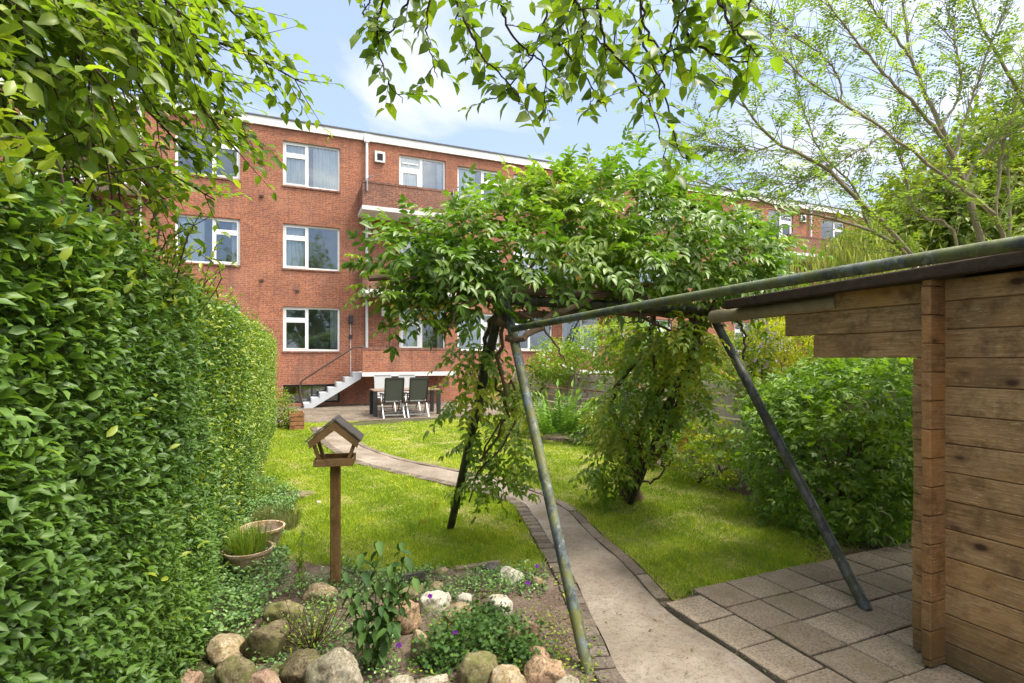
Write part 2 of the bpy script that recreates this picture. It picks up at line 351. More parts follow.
def blob(ells,n,inner=.55,seed=0,rough=.22,reject=.72):
    """points near the lumpy surface of a union of ellipsoids, with outward normals"""
    w=np.array([ (e[1][0]*e[1][1]+e[1][1]*e[1][2]+e[1][0]*e[1][2]) for e in ells]); w=w/w.sum()
    oP,oN=[],[]; got=0
    while got<n:
        m=n
        k=rng.choice(len(ells),m,p=w); C=np.array([e[0] for e in ells],float)[k]; Rr=np.array([e[1] for e in ells],float)[k]
        d=rv(m); r=inner+(1-inner)*rng.random(m)**.6
        ph=seed*1.7+k*2.1
        bump=1+rough*(np.sin(d[:,0]*5+ph)*np.sin(d[:,1]*6+ph*1.3)+.6*np.sin(d[:,2]*9+d[:,0]*7+ph*.7))
        P=C+d*Rr*(r*bump)[:,None]; ok=np.ones(m,bool)
        for i,e in enumerate(ells):
            q=np.sum(((P-np.array(e[0]))/np.array(e[1]))**2,1); ok&=~((q<reject**2)&(k!=i))
        P=P[ok]; d=d[ok]; Nn=nrm(d/Rr[ok])
        oP.append(P); oN.append(Nn); got+=len(P)
    return np.concatenate(oP)[:n],np.concatenate(oN)[:n]
def clump_var(P,sc=1.6,seed=0.):
    return .5+.25*np.sin(P[:,0]*sc*2.3+seed)*np.cos(P[:,1]*sc*1.9+seed*2)+.25*np.sin(P[:,2]*sc*3.1+P[:,0]*sc+seed)

def smooth_curve(pts,n=24):
    pts=[np.asarray(p,float) for p in pts]
    if len(pts)==2: return [pts[0]+(pts[1]-pts[0])*i/(n-1) for i in range(n)]
    out=[]; P=[2*pts[0]-pts[1]]+pts+[2*pts[-1]-pts[-2]]; m=len(pts)-1
    for i in range(n):
        u=i/(n-1)*m; k=min(int(u),m-1); t=u-k; a,b,c,d=P[k:k+4]
        out.append(.5*((2*b)+(-a+c)*t+(2*a-5*b+4*c-d)*t*t+(-a+3*b-3*c+d)*t**3))
    return out
def wob(pts,amp):
    out=[pts[0]]
    for p in pts[1:]: out.append(p+rng.normal(size=3)*amp)
    return out

# ------------------------------------------------------------------ ground, lawn, path, patio, terrace
def sheet(name,pts,mat,z,kind='structure',res=None):
    bm=bmesh.new(); vs=[bm.verts.new((float(p[0]),float(p[1]),z)) for p in pts]; bm.faces.new(vs)
    bmesh.ops.triangulate(bm,faces=bm.faces[:]); bmesh.ops.recalc_face_normals(bm,faces=bm.faces)
    me=bpy.data.meshes.new(name); bm.to_mesh(me); bm.free()
    if me.polygons[0].normal.z<0: me.flip_normals()
    me.materials.append(mat); return tag(link(bpy.data.objects.new(name,me)),kind=kind)
sheet('ground',[(-400,-400),(400,-400),(400,400),(-400,400)],M['ground'],0.0)

pathL=[G(624,683),G(607,650),G(588,611),G(574,580),G(557,554),G(536,521),G(518,502),G(470,488),G(410,475),G(365,464),G(340,452),G(325,440),G(316,428)]
O_=np.array([.999,3.484,0])-U*.02
pathR=[O_-A*.85,O_-A*.42,O_,G(625,568),G(590,537),G(560,508),G(510,485),G(436,469),G(398,461),G(362,448),G(348,438),G(338,428)]
pathL=[pathL[0]-A*2.6,pathL[0]-A*1.3,pathL[0]-A*.6]+pathL; pathR=[pathR[0]-A*2.6,pathR[0]-A*1.3,pathR[0]-A*.6]+pathR
def resamp(pts,n):
    c=np.array(smooth_curve(pts,400)); s=np.concatenate([[0],np.cumsum(np.linalg.norm(np.diff(c,axis=0),axis=1))])
    t=np.linspace(0,s[-1],n); return np.stack([np.interp(t,s,c[:,i]) for i in range(3)],1)
PL=resamp(pathL,140); PR=resamp(pathR,140)
K=9; V=[];Fq=[]
for i in range(140):
    for j in range(K):
        w=j/(K-1); p=PL[i]*(1-w)+PR[i]*w
        V.append((p[0],p[1],.022+.008*math.sin(math.pi*w)+.004*math.sin(i*.9+j)))
for i in range(139):
    for j in range(K-1): Fq.append((i*K+j,i*K+j+1,(i+1)*K+j+1,(i+1)*K+j))
def concrete():
    t=NT('worn concrete path'); v=t.obj(); n1=t.noise(v,1.6,6,.62); n2=t.noise(v,28,6,.7); n3=t.noise(v,5,5,.7); n4=t.noise(v,150,2,.6)
    c=t.ramp(n1,[(.3,(.125,.102,.078)),(.5,(.195,.164,.13)),(.7,(.275,.242,.20))])
    c=t.mix(t.ramp(n3,[(.5,0),(.7,.55)]),c,(.125,.092,.062)); c=t.mix(t.ramp(n2,[(.50,0),(.70,.6)]),c,(.075,.056,.04))
    c=t.mix(t.ramp(n4,[(.6,0),(.72,.35)]),c,(.36,.31,.25))
    wv=t.n('ShaderNodeVectorMath',operation='ADD'); t.l(v,wv.inputs[0]); wn=t.n('ShaderNodeTexNoise'); t.l(v,wn.inputs['Vector']); wn.inputs['Scale'].default_value=4; wn.inputs['Detail'].default_value=5
    sc_=t.n('ShaderNodeVectorMath',operation='SCALE'); t.l(wn.outputs['Color'],sc_.inputs[0]); sc_.inputs['Scale'].default_value=.35; t.l(sc_.outputs[0],wv.inputs[1])
    vo=t.n('ShaderNodeTexVoronoi',feature='DISTANCE_TO_EDGE'); t.l(wv.outputs[0],vo.inputs['Vector']); vo.inputs['Scale'].default_value=.85
    c=t.mix(t.math('MULTIPLY',t.ramp(vo.outputs['Distance'],[(.0,.7),(.004,.4),(.008,0)]),t.ramp(n1,[(.52,0),(.6,.7)])),c,(.10,.08,.06))
    pit=t.noise(v,85,3,.6); c=t.mix(t.ramp(pit,[(.57,0),(.64,.75)]),c,(.085,.065,.047))
    return t.done(t.bsdf(c,.9,.2,bump=t.math('ADD',n2,t.math('MULTIPLY',n3,.7)),bs=.5,bd=.015))
M['concrete']=concrete()
tag(mesh_np('path',V,Fq,M['concrete'],smooth=True),kind='structure')
def blocks(name,line,off0,off1,step,gap,top,mat,end=None,jit=.006):
    b=MB(); c=np.array(line); s=np.concatenate([[0],np.cumsum(np.linalg.norm(np.diff(c,axis=0),axis=1))]); t=0
    while t<s[-1]-step and (end is None or t<end):
        Ln=step*random.uniform(.92,1.08)
        p=[np.interp(t+gap/2,s,c[:,i]) for i in range(2)]; q=[np.interp(t+Ln-gap/2,s,c[:,i]) for i in range(2)]
        dx,dy=q[0]-p[0],q[1]-p[1]; l=math.hypot(dx,dy); nx,ny=-dy/l,dx/l; h=top+random.uniform(-jit,jit); o=random.uniform(-.006,.006)
        vs=[]
        for z in (-.06,h):
            for (pt,of) in ((p,off0),(q,off0),(q,off1),(p,off1)): vs.append((pt[0]+nx*(of+o),pt[1]+ny*(of+o),z))
        b.add(vs,[(3,2,1,0),(4,5,6,7),(0,1,5,4),(1,2,6,5),(2,3,7,6),(3,0,4,7)],random.random()); t+=Ln
    return tag(b.build(name,mat,bevel=.006),kind='structure')
def block_mat(name,c0,c1,c2):
    t=NT(name); v=t.obj(); n1=t.noise(v,9,6,.65); n2=t.noise(v,70,4,.7); n5=t.noise(v,3.5,4,.6)
    c=t.ramp(t.math('ADD',t.math('MULTIPLY',n1,.55),t.math('MULTIPLY',t.attr(),.45)),[(.2,c0),(.5,c1),(.8,c2)])
    c=t.mix(t.ramp(n2,[(.46,0),(.62,.75)]),c,tuple(x*.4 for x in c0)); n6=t.noise(v,130,3,.7); c=t.mix(t.ramp(n6,[(.60,0),(.70,.4)]),c,tuple(min(.5,x*1.5) for x in c2))
    c=t.mix(t.ramp(n5,[(.5,0),(.68,.5)]),c,(c0[0]*.75,c0[1]*.78,c0[2]*.55))
    return t.done(t.bsdf(c,.88,.22,bump=t.math('ADD',n1,n2),bs=.35,bd=.006))
M['setts']=block_mat('old paving bricks',(.075,.06,.048),(.125,.10,.08),(.18,.15,.12))
M['kerb']=block_mat('old edging blocks',(.11,.085,.065),(.17,.135,.105),(.23,.19,.15))
M['tile']=block_mat('concrete garden tiles',(.175,.137,.098),(.25,.20,.147),(.325,.265,.20))
M['terr']=block_mat('terrace pavers',(.10,.078,.058),(.145,.115,.088),(.19,.16,.125))
blocks('path_edging',PL,.004,.135,.105,.008,.030,M['setts'])
iR=int(np.argmin(np.linalg.norm(PR-G(664,609),axis=1)))
blocks('path_edging',PR[iR+1:],-.10,-.004,.42,.01,.034,M['kerb'])
# patio of small square tiles
O=np.array([.999,3.484,0]); b=MB(); pz=.305
sheet('patio_bed',[O+U*.02+A*.08,O-A*6.4,O-A*6.4+U*5.6,O+U*5.6+A*.08],M['soil'],.006)
rz=Matrix.Rotation(ROT,4,'Z')
for i in range(18):
    for j in range(21):
        x0=i*pz+(0.010 if i else 0); y1=-j*pz+(.10 if i else 0)
        Mt=Matrix.Translation(Vector(O))@rz@Matrix.Translation((x0+pz/2,y1-pz/2,0))@Matrix.Rotation(random.uniform(-.012,.012),4,'Z')@Matrix.Rotation(random.uniform(-.012,.012),4,'X')@Matrix.Rotation(random.uniform(-.012,.012),4,'Y')
        h=pz/2-.004-random.uniform(0,.003)
        b.box(-h,h,-h,h,-.03,.044+random.uniform(-.003,.003),random.random(),Mt)
tag(b.build('patio',M['tile'],bevel=.005),kind='structure')
# building frame
P0=np.array([-7.717,17.86,0.0])
def bw(s,e,z): return P0+U*s-A*e+np.array([0,0,z])   # e = metres out from the facade
# terrace in front of the building
b=MB(); MtB=Matrix.Translation(Vector(P0))@rz
for i in range(-26,80):
    for j in range(13):
        x0=i*.40+(.2 if j%2 else 0); y0=-.04-j*.40
        if -5.0<y0 and bw(x0,-y0,0)[0]<3.6: 
            h=.197; b.box(x0,x0+2*h,y0-2*h,y0,-.03,.018+random.uniform(-.003,.003),random.random(),MtB)
tag(b.build('terrace',M['terr']),kind='structure')
def in_poly(P,poly):
    x,y=P[:,0],P[:,1]; ins=np.zeros(len(P),bool); n=len(poly); j=n-1
    for i in range(n):
        xi,yi=poly[i][0],poly[i][1]; xj,yj=poly[j][0],poly[j][1]
        ins^=((yi>y)!=(yj>y))&(x<(xj-xi)*(y-yi)/(yj-yi+1e-12)+xi); j=i
    return ins
def offset(line,o):
    c=np.array(line); d=np.gradient(c,axis=0); d=nrm(d); nn=np.stack([-d[:,1],d[:,0],0*d[:,0]],1); return c+nn*o
iL=int(np.argmin(np.linalg.norm(PL-G(560,560),axis=1)))
edgeL=offset(PL,.15)[iL:]; edgeR=offset(PR,-.125)[iR+1:]
TA=bw(-.6,5.16,0); TB=bw(10,5.16,0)
lawn1=[p for p in edgeL if np.dot(p-P0,A)<-5.2]+[bw(2.0,5.2,0),bw(-.4,5.2,0),G(268,455),G(262,480),G(300,500),G(284,530),G(278,560),G(330,566),G(400,574),G(470,566),G(535,572)]
lawn2=[p for p in edgeR[::-1] if np.dot(p-P0,A)<-5.2]+[G(676,604),O+U*.31+A*.125,O+U*1.6+A*.125,G(862,548),G(800,520),G(742,497),G(690,478),G(640,462),G(600,447),G(545,441),G(500,438),bw(6.5,5.2,0)]
sheet('lawn',lawn1,M['lawn'],.012); sheet('lawn',lawn2,M['lawn'],.012)
sheet('bed_soil',[(-3.2,6.0),(-1.0,2.2),(-.9,.3),(.9,.3),(.75,2.9),(.42,4.3),(-.2,4.6),(-1.6,4.5)],M['soil'],.008)
sheet('bed_soil',[O+U*1.2+A*.14,O+U*5+A*.14,O+U*4.2+A*7,O+A*7+U*.6,G(560,441),G(600,447),G(690,478),G(800,520),G(862,548)],M['soil'],.008)

def grass(name,poly,n,hmin=.018,hmax=.048):
    poly=np.array([p[:2] for p in poly]); lo=poly.min(0); hi=poly.max(0); Ps=[]; tot=0
    while tot<n:
        m=n*4; p=lo+(hi-lo)*rng.random((m,2)); p=p[in_poly(p,poly)]
        d=np.maximum(p[:,1],2.5); p=p[rng.random(len(p))<np.minimum(1,(4.0/d)**1.7)]; Ps.append(p); tot+=len(p)
    p=np.concatenate(Ps)[:n]; wear=np.clip((np.sin(p[:,0]*2.9+1.4*np.sin(p[:,1]*2.2))*np.sin(p[:,1]*3.3+1.1*np.sin(p[:,0]*1.9))+.35*np.sin(p[:,0]*13)*np.sin(p[:,1]*12)-.45)*1.6,0,.8); p=p[rng.random(n)>wear]; n=len(p); d=p[:,1]
    # ragged edge: a few blades wander over it
    p=p+rng.normal(size=p.shape)*.032
    P=np.column_stack([p,np.full(n,.008)])
    T=np.column_stack([rng.normal(size=n)*.55,rng.normal(size=n)*.55,np.ones(n)]); N=np.column_stack([rng.normal(size=(n,2)),np.zeros(n)+.1])
    patch=.5+.28*np.sin(p[:,0]*2.1+1)*np.sin(p[:,1]*1.3+.5)+.22*np.sin(p[:,0]*5.3+p[:,1]*3.1)+.14*np.sin(p[:,0]*11+2)*np.sin(p[:,1]*9)
    var=.5*patch+.16*np.sin(p[:,0]*31+3*np.sin(p[:,1]*7))*np.sin(p[:,1]*27+2*np.sin(p[:,0]*5))+.66*rng.random(n)-.08+.5*np.maximum(0,np.sin(p[:,0]*3.7+1.9*np.sin(p[:,1]*1.7))*np.sin(p[:,1]*4.1+p[:,0])-.55)
    L=rng.uniform(hmin,hmax,n)*np.where(rng.random(n)<.02,1.7,1)*(1+.5*np.sin(p[:,0]*7+1.3*np.sin(p[:,1]*4))*np.sin(p[:,1]*6.3)); W=.0055*np.maximum(1,d/4.5)
    return tag(leaves(name,P,T,N,L,W,M['L_grass'],None,BL,var),kind='stuff')
grass('grass',lawn1,120000); grass('grass',lawn2,120000)

# ------------------------------------------------------------------ apartment building
H0=CH; ZS=[H0+.236+2.8*i for i in range(3)]     # sill heights
BLD=thing('apartment_building','three storey red brick apartment block with white window frames and brick balconies','building',P0,ROT)
TOP=H0+7.76; S0,S1=-17.0,38.0
openings=[]; winspec=[]
def add_unit(mir,base):
    f=(lambda a,b_:(base+a,base+b_)) if not mir else (lambda a,b_:(base-b_,base-a))
    for fl in range(3):
        z=ZS[fl]
        a,b_=f(0,1.83); winspec.append((a,b_,z,z+1.51,'win',mir,fl))
        a,b_=f(3.9,5.65); winspec.append((a,b_,z-.72,z+1.62,'door',mir,fl))
        a,b_=f(6.12,7.86); winspec.append((a,b_,z+.05,z+1.51,'win2',mir,fl))
units=[(False,0.0),(True,-1.29),(True,16.30),(True,27.94),(False,29.3)]
for mir,base in units: add_unit(mir,base)
for s_ in (0.0,-3.11): winspec.append((s_,s_+1.83,.10,.74,'cellar',False,0))
openings=[(w[0],w[1],w[2],w[3]) for w in winspec]
xs=sorted(set([S0,S1]+[o[0] for o in openings]+[o[1] for o in openings])); zs=sorted(set([-.3,TOP]+[o[2] for o in openings]+[o[3] for o in openings]))
b=MB()
for i in range(len(xs)-1):
    for j in range(len(zs)-1):
        cx,cz=(xs[i]+xs[i+1])/2,(zs[j]+zs[j+1])/2
        if any(o[0]<cx<o[1] and o[2]<cz<o[3] for o in openings): continue
        b.add([(xs[i],0,zs[j]),(xs[i+1],0,zs[j]),(xs[i+1],0,zs[j+1]),(xs[i],0,zs[j+1])],[(0,1,2,3)])
for (a,c,z0,z1) in openings:
    d=.16
    b.add([(a,0,z0),(a,d,z0),(a,d,z1),(a,0,z1)],[(0,1,2,3)]); b.add([(c,0,z0),(c,d,z0),(c,d,z1),(c,0,z1)],[(3,2,1,0)])
    b.add([(a,0,z0),(c,0,z0),(c,d,z0),(a,d,z0)],[(0,1,2,3)]); b.add([(a,0,z1),(c,0,z1),(c,d,z1),(a,d,z1)],[(3,2,1,0)])
b.add([(S0,0,-.3),(S0,9,-.3),(S0,9,TOP),(S0,0,TOP)],[(0,1,2,3)]); b.add([(S1,0,-.3),(S1,9,-.3),(S1,9,TOP),(S1,0,TOP)],[(3,2,1,0)])
b.add([(S0,9,-.3),(S1,9,-.3),(S1,9,TOP),(S0,9,TOP)],[(3,2,1,0)])
b.build('wall',M['brick'],BLD)
b=MB(); b.box(S0,S1,.5,.52,-.2,TOP-.1); b.build('interior',M['room'],BLD)
fa=MB(); fa.box(S0-.05,S1+.05,-.07,.0-.003,TOP-.02,TOP+.24); fas=fa.build('roof_fascia',M['fascia'],BLD)
tr=MB(); tr.box(S0-.08,S1+.08,-.10,9.1,TOP+.243,TOP+.29); tr.build('roof',M['rooftar'],BLD)
def curtain(bm,x0,x1,z0,z1,y,folds=7,amp=.02):
    n=folds*6; vs=[]; 
    for i in range(n+1):
        x=x0+(x1-x0)*i/n; yy=y+amp*math.sin(i/6*2*math.pi)+.3*amp*math.sin(i*1.7); vs+= [(x,yy,z0),(x,yy,z1)]
    bm.append((vs,[(2*i,2*i+2,2*i+3,2*i+1) for i in range(n)]))
def window(k,a,c,z0,z1,kind,mir,fl):
    fr=MB(); y0,y1=.085,.145; fw=.065
    fr.box(a,c,y0,y1,z0,z0+fw); fr.box(a,c,y0,y1,z1-fw,z1); fr.box(a,a+fw,y0,y1,z0+fw,z1-fw); fr.box(c-fw,c,y0,y1,z0+fw,z1-fw)
    w=c-a; panes=[]; X0,X1,Z0,Z1=a+fw,c-fw,z0+fw,z1-fw
    if kind=='cellar':
        m=(a+c)/2; fr.box(m-.03,m+.03,y0,y1,Z0,Z1); panes=[(X0,m-.03,Z0,Z1),(m+.03,X1,Z0,Z1)]
    elif kind in('win','win2'):
        small_left=not mir if kind=='win' else mir
        m=a+w*(.42 if small_left else .58); fr.box(m-.035,m+.035,y0,y1,Z0,Z1)
        lx=(X0,m-.035) if small_left else (m+.035,X1); bx=(m+.035,X1) if small_left else (X0,m-.035)
        tz=z0+(z1-z0)*.70; fr.box(lx[0],lx[1],y0-.015,y1-.01,tz-.045,tz+.045)
        # opening sash frames
        for (q0,q1) in ((Z0,tz-.045),(tz+.045,Z1)):
            g=.035
            fr.box(lx[0],lx[1],y0-.012,y0+.03,q0,q0+g); fr.box(lx[0],lx[1],y0-.012,y0+.03,q1-g,q1)
            fr.box(lx[0],lx[0]+g,y0-.012,y0+.03,q0+g,q1-g); fr.box(lx[1]-g,lx[1],y0-.012,y0+.03,q0+g,q1-g)
            panes.append((lx[0]+g,lx[1]-g,q0+g,q1-g))
        panes.append((bx[0],bx[1],Z0,Z1))
    else:
        m=a+w*(.47 if not mir else .53); fr.box(m-.05,m+.05,y0,y1,Z0,Z1); dx=(X0,m-.05) if not mir else (m+.05,X1); ox=(m+.05,X1) if not mir else (X0,m-.05)
        tz=z1-.5; fr.box(dx[0],dx[1],y0-.01,y1-.01,tz-.04,tz+.06); g=.085
        for (q0,q1) in ((Z0,z0+.75),(z0+.83,tz-.04)):
            fr.box(dx[0],dx[1],y0-.012,y0+.03,q0,q0+g); fr.box(dx[0],dx[1],y0-.012,y0+.03,q1-g,q1)
            fr.box(dx[0],dx[0]+g,y0-.012,y0+.03,q0+g,q1-g); fr.box(dx[1]-g,dx[1],y0-.012,y0+.03,q0+g,q1-g); panes.append((dx[0]+g,dx[1]-g,q0+g,q1-g))
        panes.append((dx[0],dx[1],tz+.06,Z1)); fr.box(ox[0],ox[1],y0,y1,Z0,z0+.78); panes.append((ox[0],ox[1],z0+.78,Z1))
        # louvre strip over the door leaf
        fr.box(dx[0]+.05,dx[1]-.05,y0-.02,y0-.012,tz+.2,tz+.24)
    wo=fr.build('balcony_door' if kind=='door' else ('cellar_window' if kind=='cellar' else 'window'),M['white'] if kind!='cellar' else M['metal_dark'],BLD)
    p=MB()
    for (x0,x1,q0,q1) in panes: p.box(x0,x1,.115,.122,q0,q1)
    p.build('pane',M['glass'],wo)
    if kind!='cellar':
        sl=MB(); sl.box(a-.02,c+.02,-.035,.083,z0-.055,z0-.003); sl.build('sill',M['brick_b'],wo)
        rr=random.Random(k*13+5); mode=rr.random()
        cm=[]; zc0=z0+.1
        if (fl==2 and kind=='win' and abs(a)<.1): curtain(cm,X0,X0+.65,zc0,Z1,.19,6); curtain(cm,X0+.9,X1,zc0,Z1,.19,7,.03)
        elif (fl==0 and kind=='win' and abs(a)<.1): curtain(cm,X1-.24,X1,zc0,Z1,.19,3,.03)
        elif (fl==1 and kind=='win' and abs(a)<.1): curtain(cm,X0,X0+.62,zc0,Z1,.26,5)
        elif fl==2 and kind=='win' and abs(c+1.29)<.1: pass
        elif mode<.22 and kind!='door': curtain(cm,X0,X1,zc0,Z1,.20,12)
        elif mode<.75: curtain(cm,X0,X0+.4*w,zc0,Z1,.20,5); curtain(cm,X1-.2,X1,zc0,Z1,.26,3,.03)
        else: curtain(cm,X0,X0+.28,zc0,Z1,.26,4,.03)
        for vs_,fs_ in cm: MB().add(vs_,fs_).build('curtain',M['curtain'] if mode<.6 else M['drape'],wo)
for k,w in enumerate(winspec): window(k,*w)
# balconies: slab, brick parapet with soldier course
def balcony(mir,base,fl):
    a,c=(base+2.44,base+5.69) if not mir else (base-5.69,base-2.44)
    zb=H0-.62+2.8*fl; e=1.2
    s=MB(); s.box(a,c,-e,-.003,zb,zb+.14); so=s.build('balcony',M['concrete_l'],BLD)
    p=MB(); t=.11; z0,z1=zb+.143,zb+.90
    p.box(a+.01,c-.01,-e+.01,-e+t,z0,z1); 
    if not (fl==0 and not mir and base==0): p.box(a+.01,a+t,-e+t+.002,-.004,z0,z1)
    p.box(c-t,c-.01,-e+t+.002,-.004,z0,z1)
    po=p.build('parapet',M['brick_b'] if fl else M['brick'],so)
    q=MB(); x=a
    while x<c-.05: q.box(x+.004,min(x+.058,c),-e-.002,-e+t+.01,z1+.002,z1+.075,random.random()); x+=.0625
    q.build('coping',M['brick_b'],so)
    if fl:
        for xx in (a+.16,c-.10):
            r=MB(); r.bar((xx,-e-.03,z1-.28),(xx,-e-.03,z1+.12),.045,.045); r.bar((xx,-e-.03,z1+.11),(xx+.18,-e-.15,z1+.22),.03,.03); r.build('bracket',M['metal_grey'],so)
for mir,base in units[:5]:
    for fl in range(3): balcony(mir,base,fl)
    b=MB(); s_=base+(2.734 if not mir else -2.734); b.tube([(s_,-.10,TOP),(s_,-.10,1.18)],.05,10); b.box(s_-.09,s_+.09,-.17,-.02,TOP-.10,TOP+.16)
    b.build('drainpipe',M['pipe_white'],BLD,smooth=True)
    b=MB(); q=base+(3.02 if not mir else -3.42); b.box(q,q+.36,-.08,-.003,TOP-.72,TOP-.34); vb=b.build('vent_box',M['pipe_white'],BLD)
    b=MB(); b.box(q+.08,q+.28,-.086,-.081,TOP-.66,TOP-.42); b.build('grille',M['dark'],vb)
# ground floor wall lamp and its conduit, an awning box and a small mast on the low balcony
b=MB(); b.tube([(2.19,-.02,1.65+1.2),(2.19,-.02,.02+1.0)],.012,6); b.build('conduit',M['pipe_white'],BLD); b=MB(); b.box(2.13,2.25,-.06,-.004,2.33,2.47); b.build('socket_box',M['metal_dark'],BLD)
b=MB(); b.lathe([(0,.0),(.05,.0),(.085,.06),(.075,.24),(.10,.25),(.03,.34),(0,.36)],10,(2.19,-.13,2.85)); b.bar((2.19,-.13,3.0),(2.19,0,3.0),.03,.03); b.build('wall_lamp',M['metal_dark'],BLD)
b=MB(); b.box(3.25,3.8,-.2,-.004,3.15,3.45); b.build('meter_box',M['concrete_l'],BLD)
b=MB(); b.tube([(3.4,-.9,2.05),(3.4,-.9,2.78)],.02,6); b.box(3.3,3.5,-1.0,-.8,1.96,2.06); b.build('parasol_pole',M['iron'],BLD)
for (s_,z_) in ((-.65,H0+5.35),(-.65,H0+2.55),(.45,H0+2.25)):
    b=MB(); b.box(s_-.06,s_+.06,-.05,-.004,z_,z_+.06); b.build('wall_bracket',M['iron'],BLD)
b=MB(); b.box(.32,.52,-.012,-.004,H0+2.3,H0+2.52); b.build('vent_brick',M['brick_b'],BLD)
# outside stair to the low balcony
st=MB(); n=7; x1=2.43; rise=(H0-.62+.14)/n; run=.262
prof=[]; x=x1-n*run
vs=[]; e0,e1=-.95,-.15
outl=[(x,0.0)]
for i in range(n): outl+=[(x+i*run,(i+1)*rise),(x+(i+1)*run,(i+1)*rise)]
outl+=[(x1,(n)*rise-.22),(x+run*1.1,0.0)]
m=len(outl)
st.add([(p[0],e0,p[1]) for p in outl]+[(p[0],e1,p[1]) for p in outl],[tuple(range(m)),tuple(range(2*m-1,m-1,-1))]+[(i,m+i,m+(i+1)%m,(i+1)%m) for i in range(m)])
sto=st.build('staircase',M['grey_step'],BLD)
h=MB(); h.tube(smooth_curve([(x+.02,-.97,.05),(x-.08,-.97,.5),(x-.06,-.97,.85),(x+.1,-.97,1.0)],10)+[np.array((x1-.25,-.97,2.0)),np.array((x1-.1,-.97,2.03)),np.array((x1+.15,-.97,2.03))],.03,8)
h.build('handrail',M['iron'],sto,smooth=True)

# ------------------------------------------------------------------ table and chairs on the terrace
TZ=.02
tp=G(405,416); 
tb=thing('garden_table','dark framed garden table with brown top standing below the balcony','table',bw(3.3,4.0,TZ),ROT)
b=MB(); b.box(-.95,.95,-.45,.45,.69,.73); b.build('tabletop',M['tabletop'],tb,bevel=.006)
for sx in(-1,1):
    for sy in(-1,1):
        b=MB(); b.box(sx*.9-.05,sx*.9+.05,sy*.39-.05,sy*.39+.05,0,.687); b.build('leg',M['metal_dark'],tb)
def chair(label,loc,rz,light,group):
    t=thing('garden_chair',label,'chair',loc,rz,group); fm=M['mesh_light'] if light else M['mesh_dark']; lm=M['metal_grey']
    b=MB(); b.box(-.24,.24,-.22,.24,.42,.445); b.build('seat',fm,t,bevel=.006)
    b=MB(); b.add([(-.23,-.23,.47),(.23,-.23,.47),(.23,-.40,1.06),(-.23,-.40,1.06),(-.23,-.215,.475),(.23,-.215,.475),(.23,-.385,1.065),(-.23,-.385,1.065)],[(0,1,2,3),(7,6,5,4),(0,4,5,1),(1,5,6,2),(2,6,7,3),(3,7,4,0)])
    bk=b.build('backrest',fm,t)
    f=MB(); c=M['metal_dark'] if not light else lm
    for sx in(-1,1): f.bar((sx*.245,-.215,.40),(sx*.245,-.40,1.08),.035,.03)
    f.bar((-.25,-.40,1.08),(.25,-.40,1.08),.035,.05); f.build('back_frame',c,bk)
    for sx in(-1,1):
        b=MB(); b.bar((sx*.28,.25,0),(sx*.28,-.22,.64),.03,.04); b.build('leg',lm,t)
        b=MB(); b.bar((sx*.28,-.34,0),(sx*.28,.18,.64),.03,.04); b.build('leg',lm,t)
        b=MB(); b.box(sx*.28-.03,sx*.28+.03,-.27,.22,.642,.668); b.build('armrest',c,t)
    b=MB(); b.bar((-.28,-.28,.09),(.28,-.28,.09),.03,.03); b.bar((-.28,.19,.09),(.28,.19,.09),.03,.03); b.build('stretcher',lm,t)
    return t
GC='garden chairs round the table'
chair('charcoal mesh chair with pale metal legs, left one of the near pair at the table',bw(2.80,4.72,TZ),ROT,False,GC)
chair('charcoal mesh chair with pale metal legs, right one of the near pair at the table',bw(3.465,4.73,TZ),ROT,False,GC)
chair('pale grey chair on the wall side of the table, left of the two',bw(2.87,3.1,TZ),ROT+math.pi,True,GC)
chair('pale grey chair on the wall side of the table, right of the two',bw(3.62,3.1,TZ),ROT+math.pi,True,GC)

# ------------------------------------------------------------------ shed
W0=np.array([2.265,2.771,0]); SH=thing('log_shed','weathered brown log cabin shed with dark overhanging roof beside the patio','shed',W0,ROT)
bp=.1485; zb0=1.65-11*bp
def bd(mb,x0,x1,y0,y1,z0,z1): mb.box(x0,x1,y0,y1,z0+.002,z1-.002,random.random())
w=MB()
for k in range(14):
    z0=zb0+k*bp; z1=z0+bp
    if k<11: far=.16
    elif k==11: far=.758
    elif k==12: far=.971
    else: far=1.33
    if k==13: z1=z0+.115
    if k<13: w.box(.017,.028,-3.19,(.15,.75,.96)[max(0,k-10)]-.004,z1-.012,z1+.012,.4)
    bd(w,0,.045,-3.2,far+(random.uniform(-.006,.006) if k<11 else 0),max(z0,.05),z1)
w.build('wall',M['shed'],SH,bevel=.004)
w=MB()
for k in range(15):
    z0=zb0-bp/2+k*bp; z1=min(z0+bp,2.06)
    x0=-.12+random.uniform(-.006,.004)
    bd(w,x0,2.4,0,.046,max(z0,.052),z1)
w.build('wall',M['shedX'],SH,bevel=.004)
w=MB(); w.box(.06,2.4,-3.1,-.05,.05,.09); w.build('floor',M['shed'],SH)
w=MB(); w.box(2.36,2.40,-3.2,.16,.052,2.05); w.build('wall',M['shed'],SH)
w=MB(); w.box(.05,2.355,-3.18,-3.14,.052,2.05); w.build('wall',M['shedX'],SH)
w=MB(); w.tube([(.03,.6,2.005),(.03,1.68,1.985)],[.056,.052],12); w.tube([(1.2,-3.2,2.03),(1.2,1.45,1.97)],.045,10); w.build('purlin',M['palebark'],SH,smooth=True)
w=MB(); rs=-.028
def rz_(y): return 2.088+rs*y
yy0,yy1=-3.4,1.38
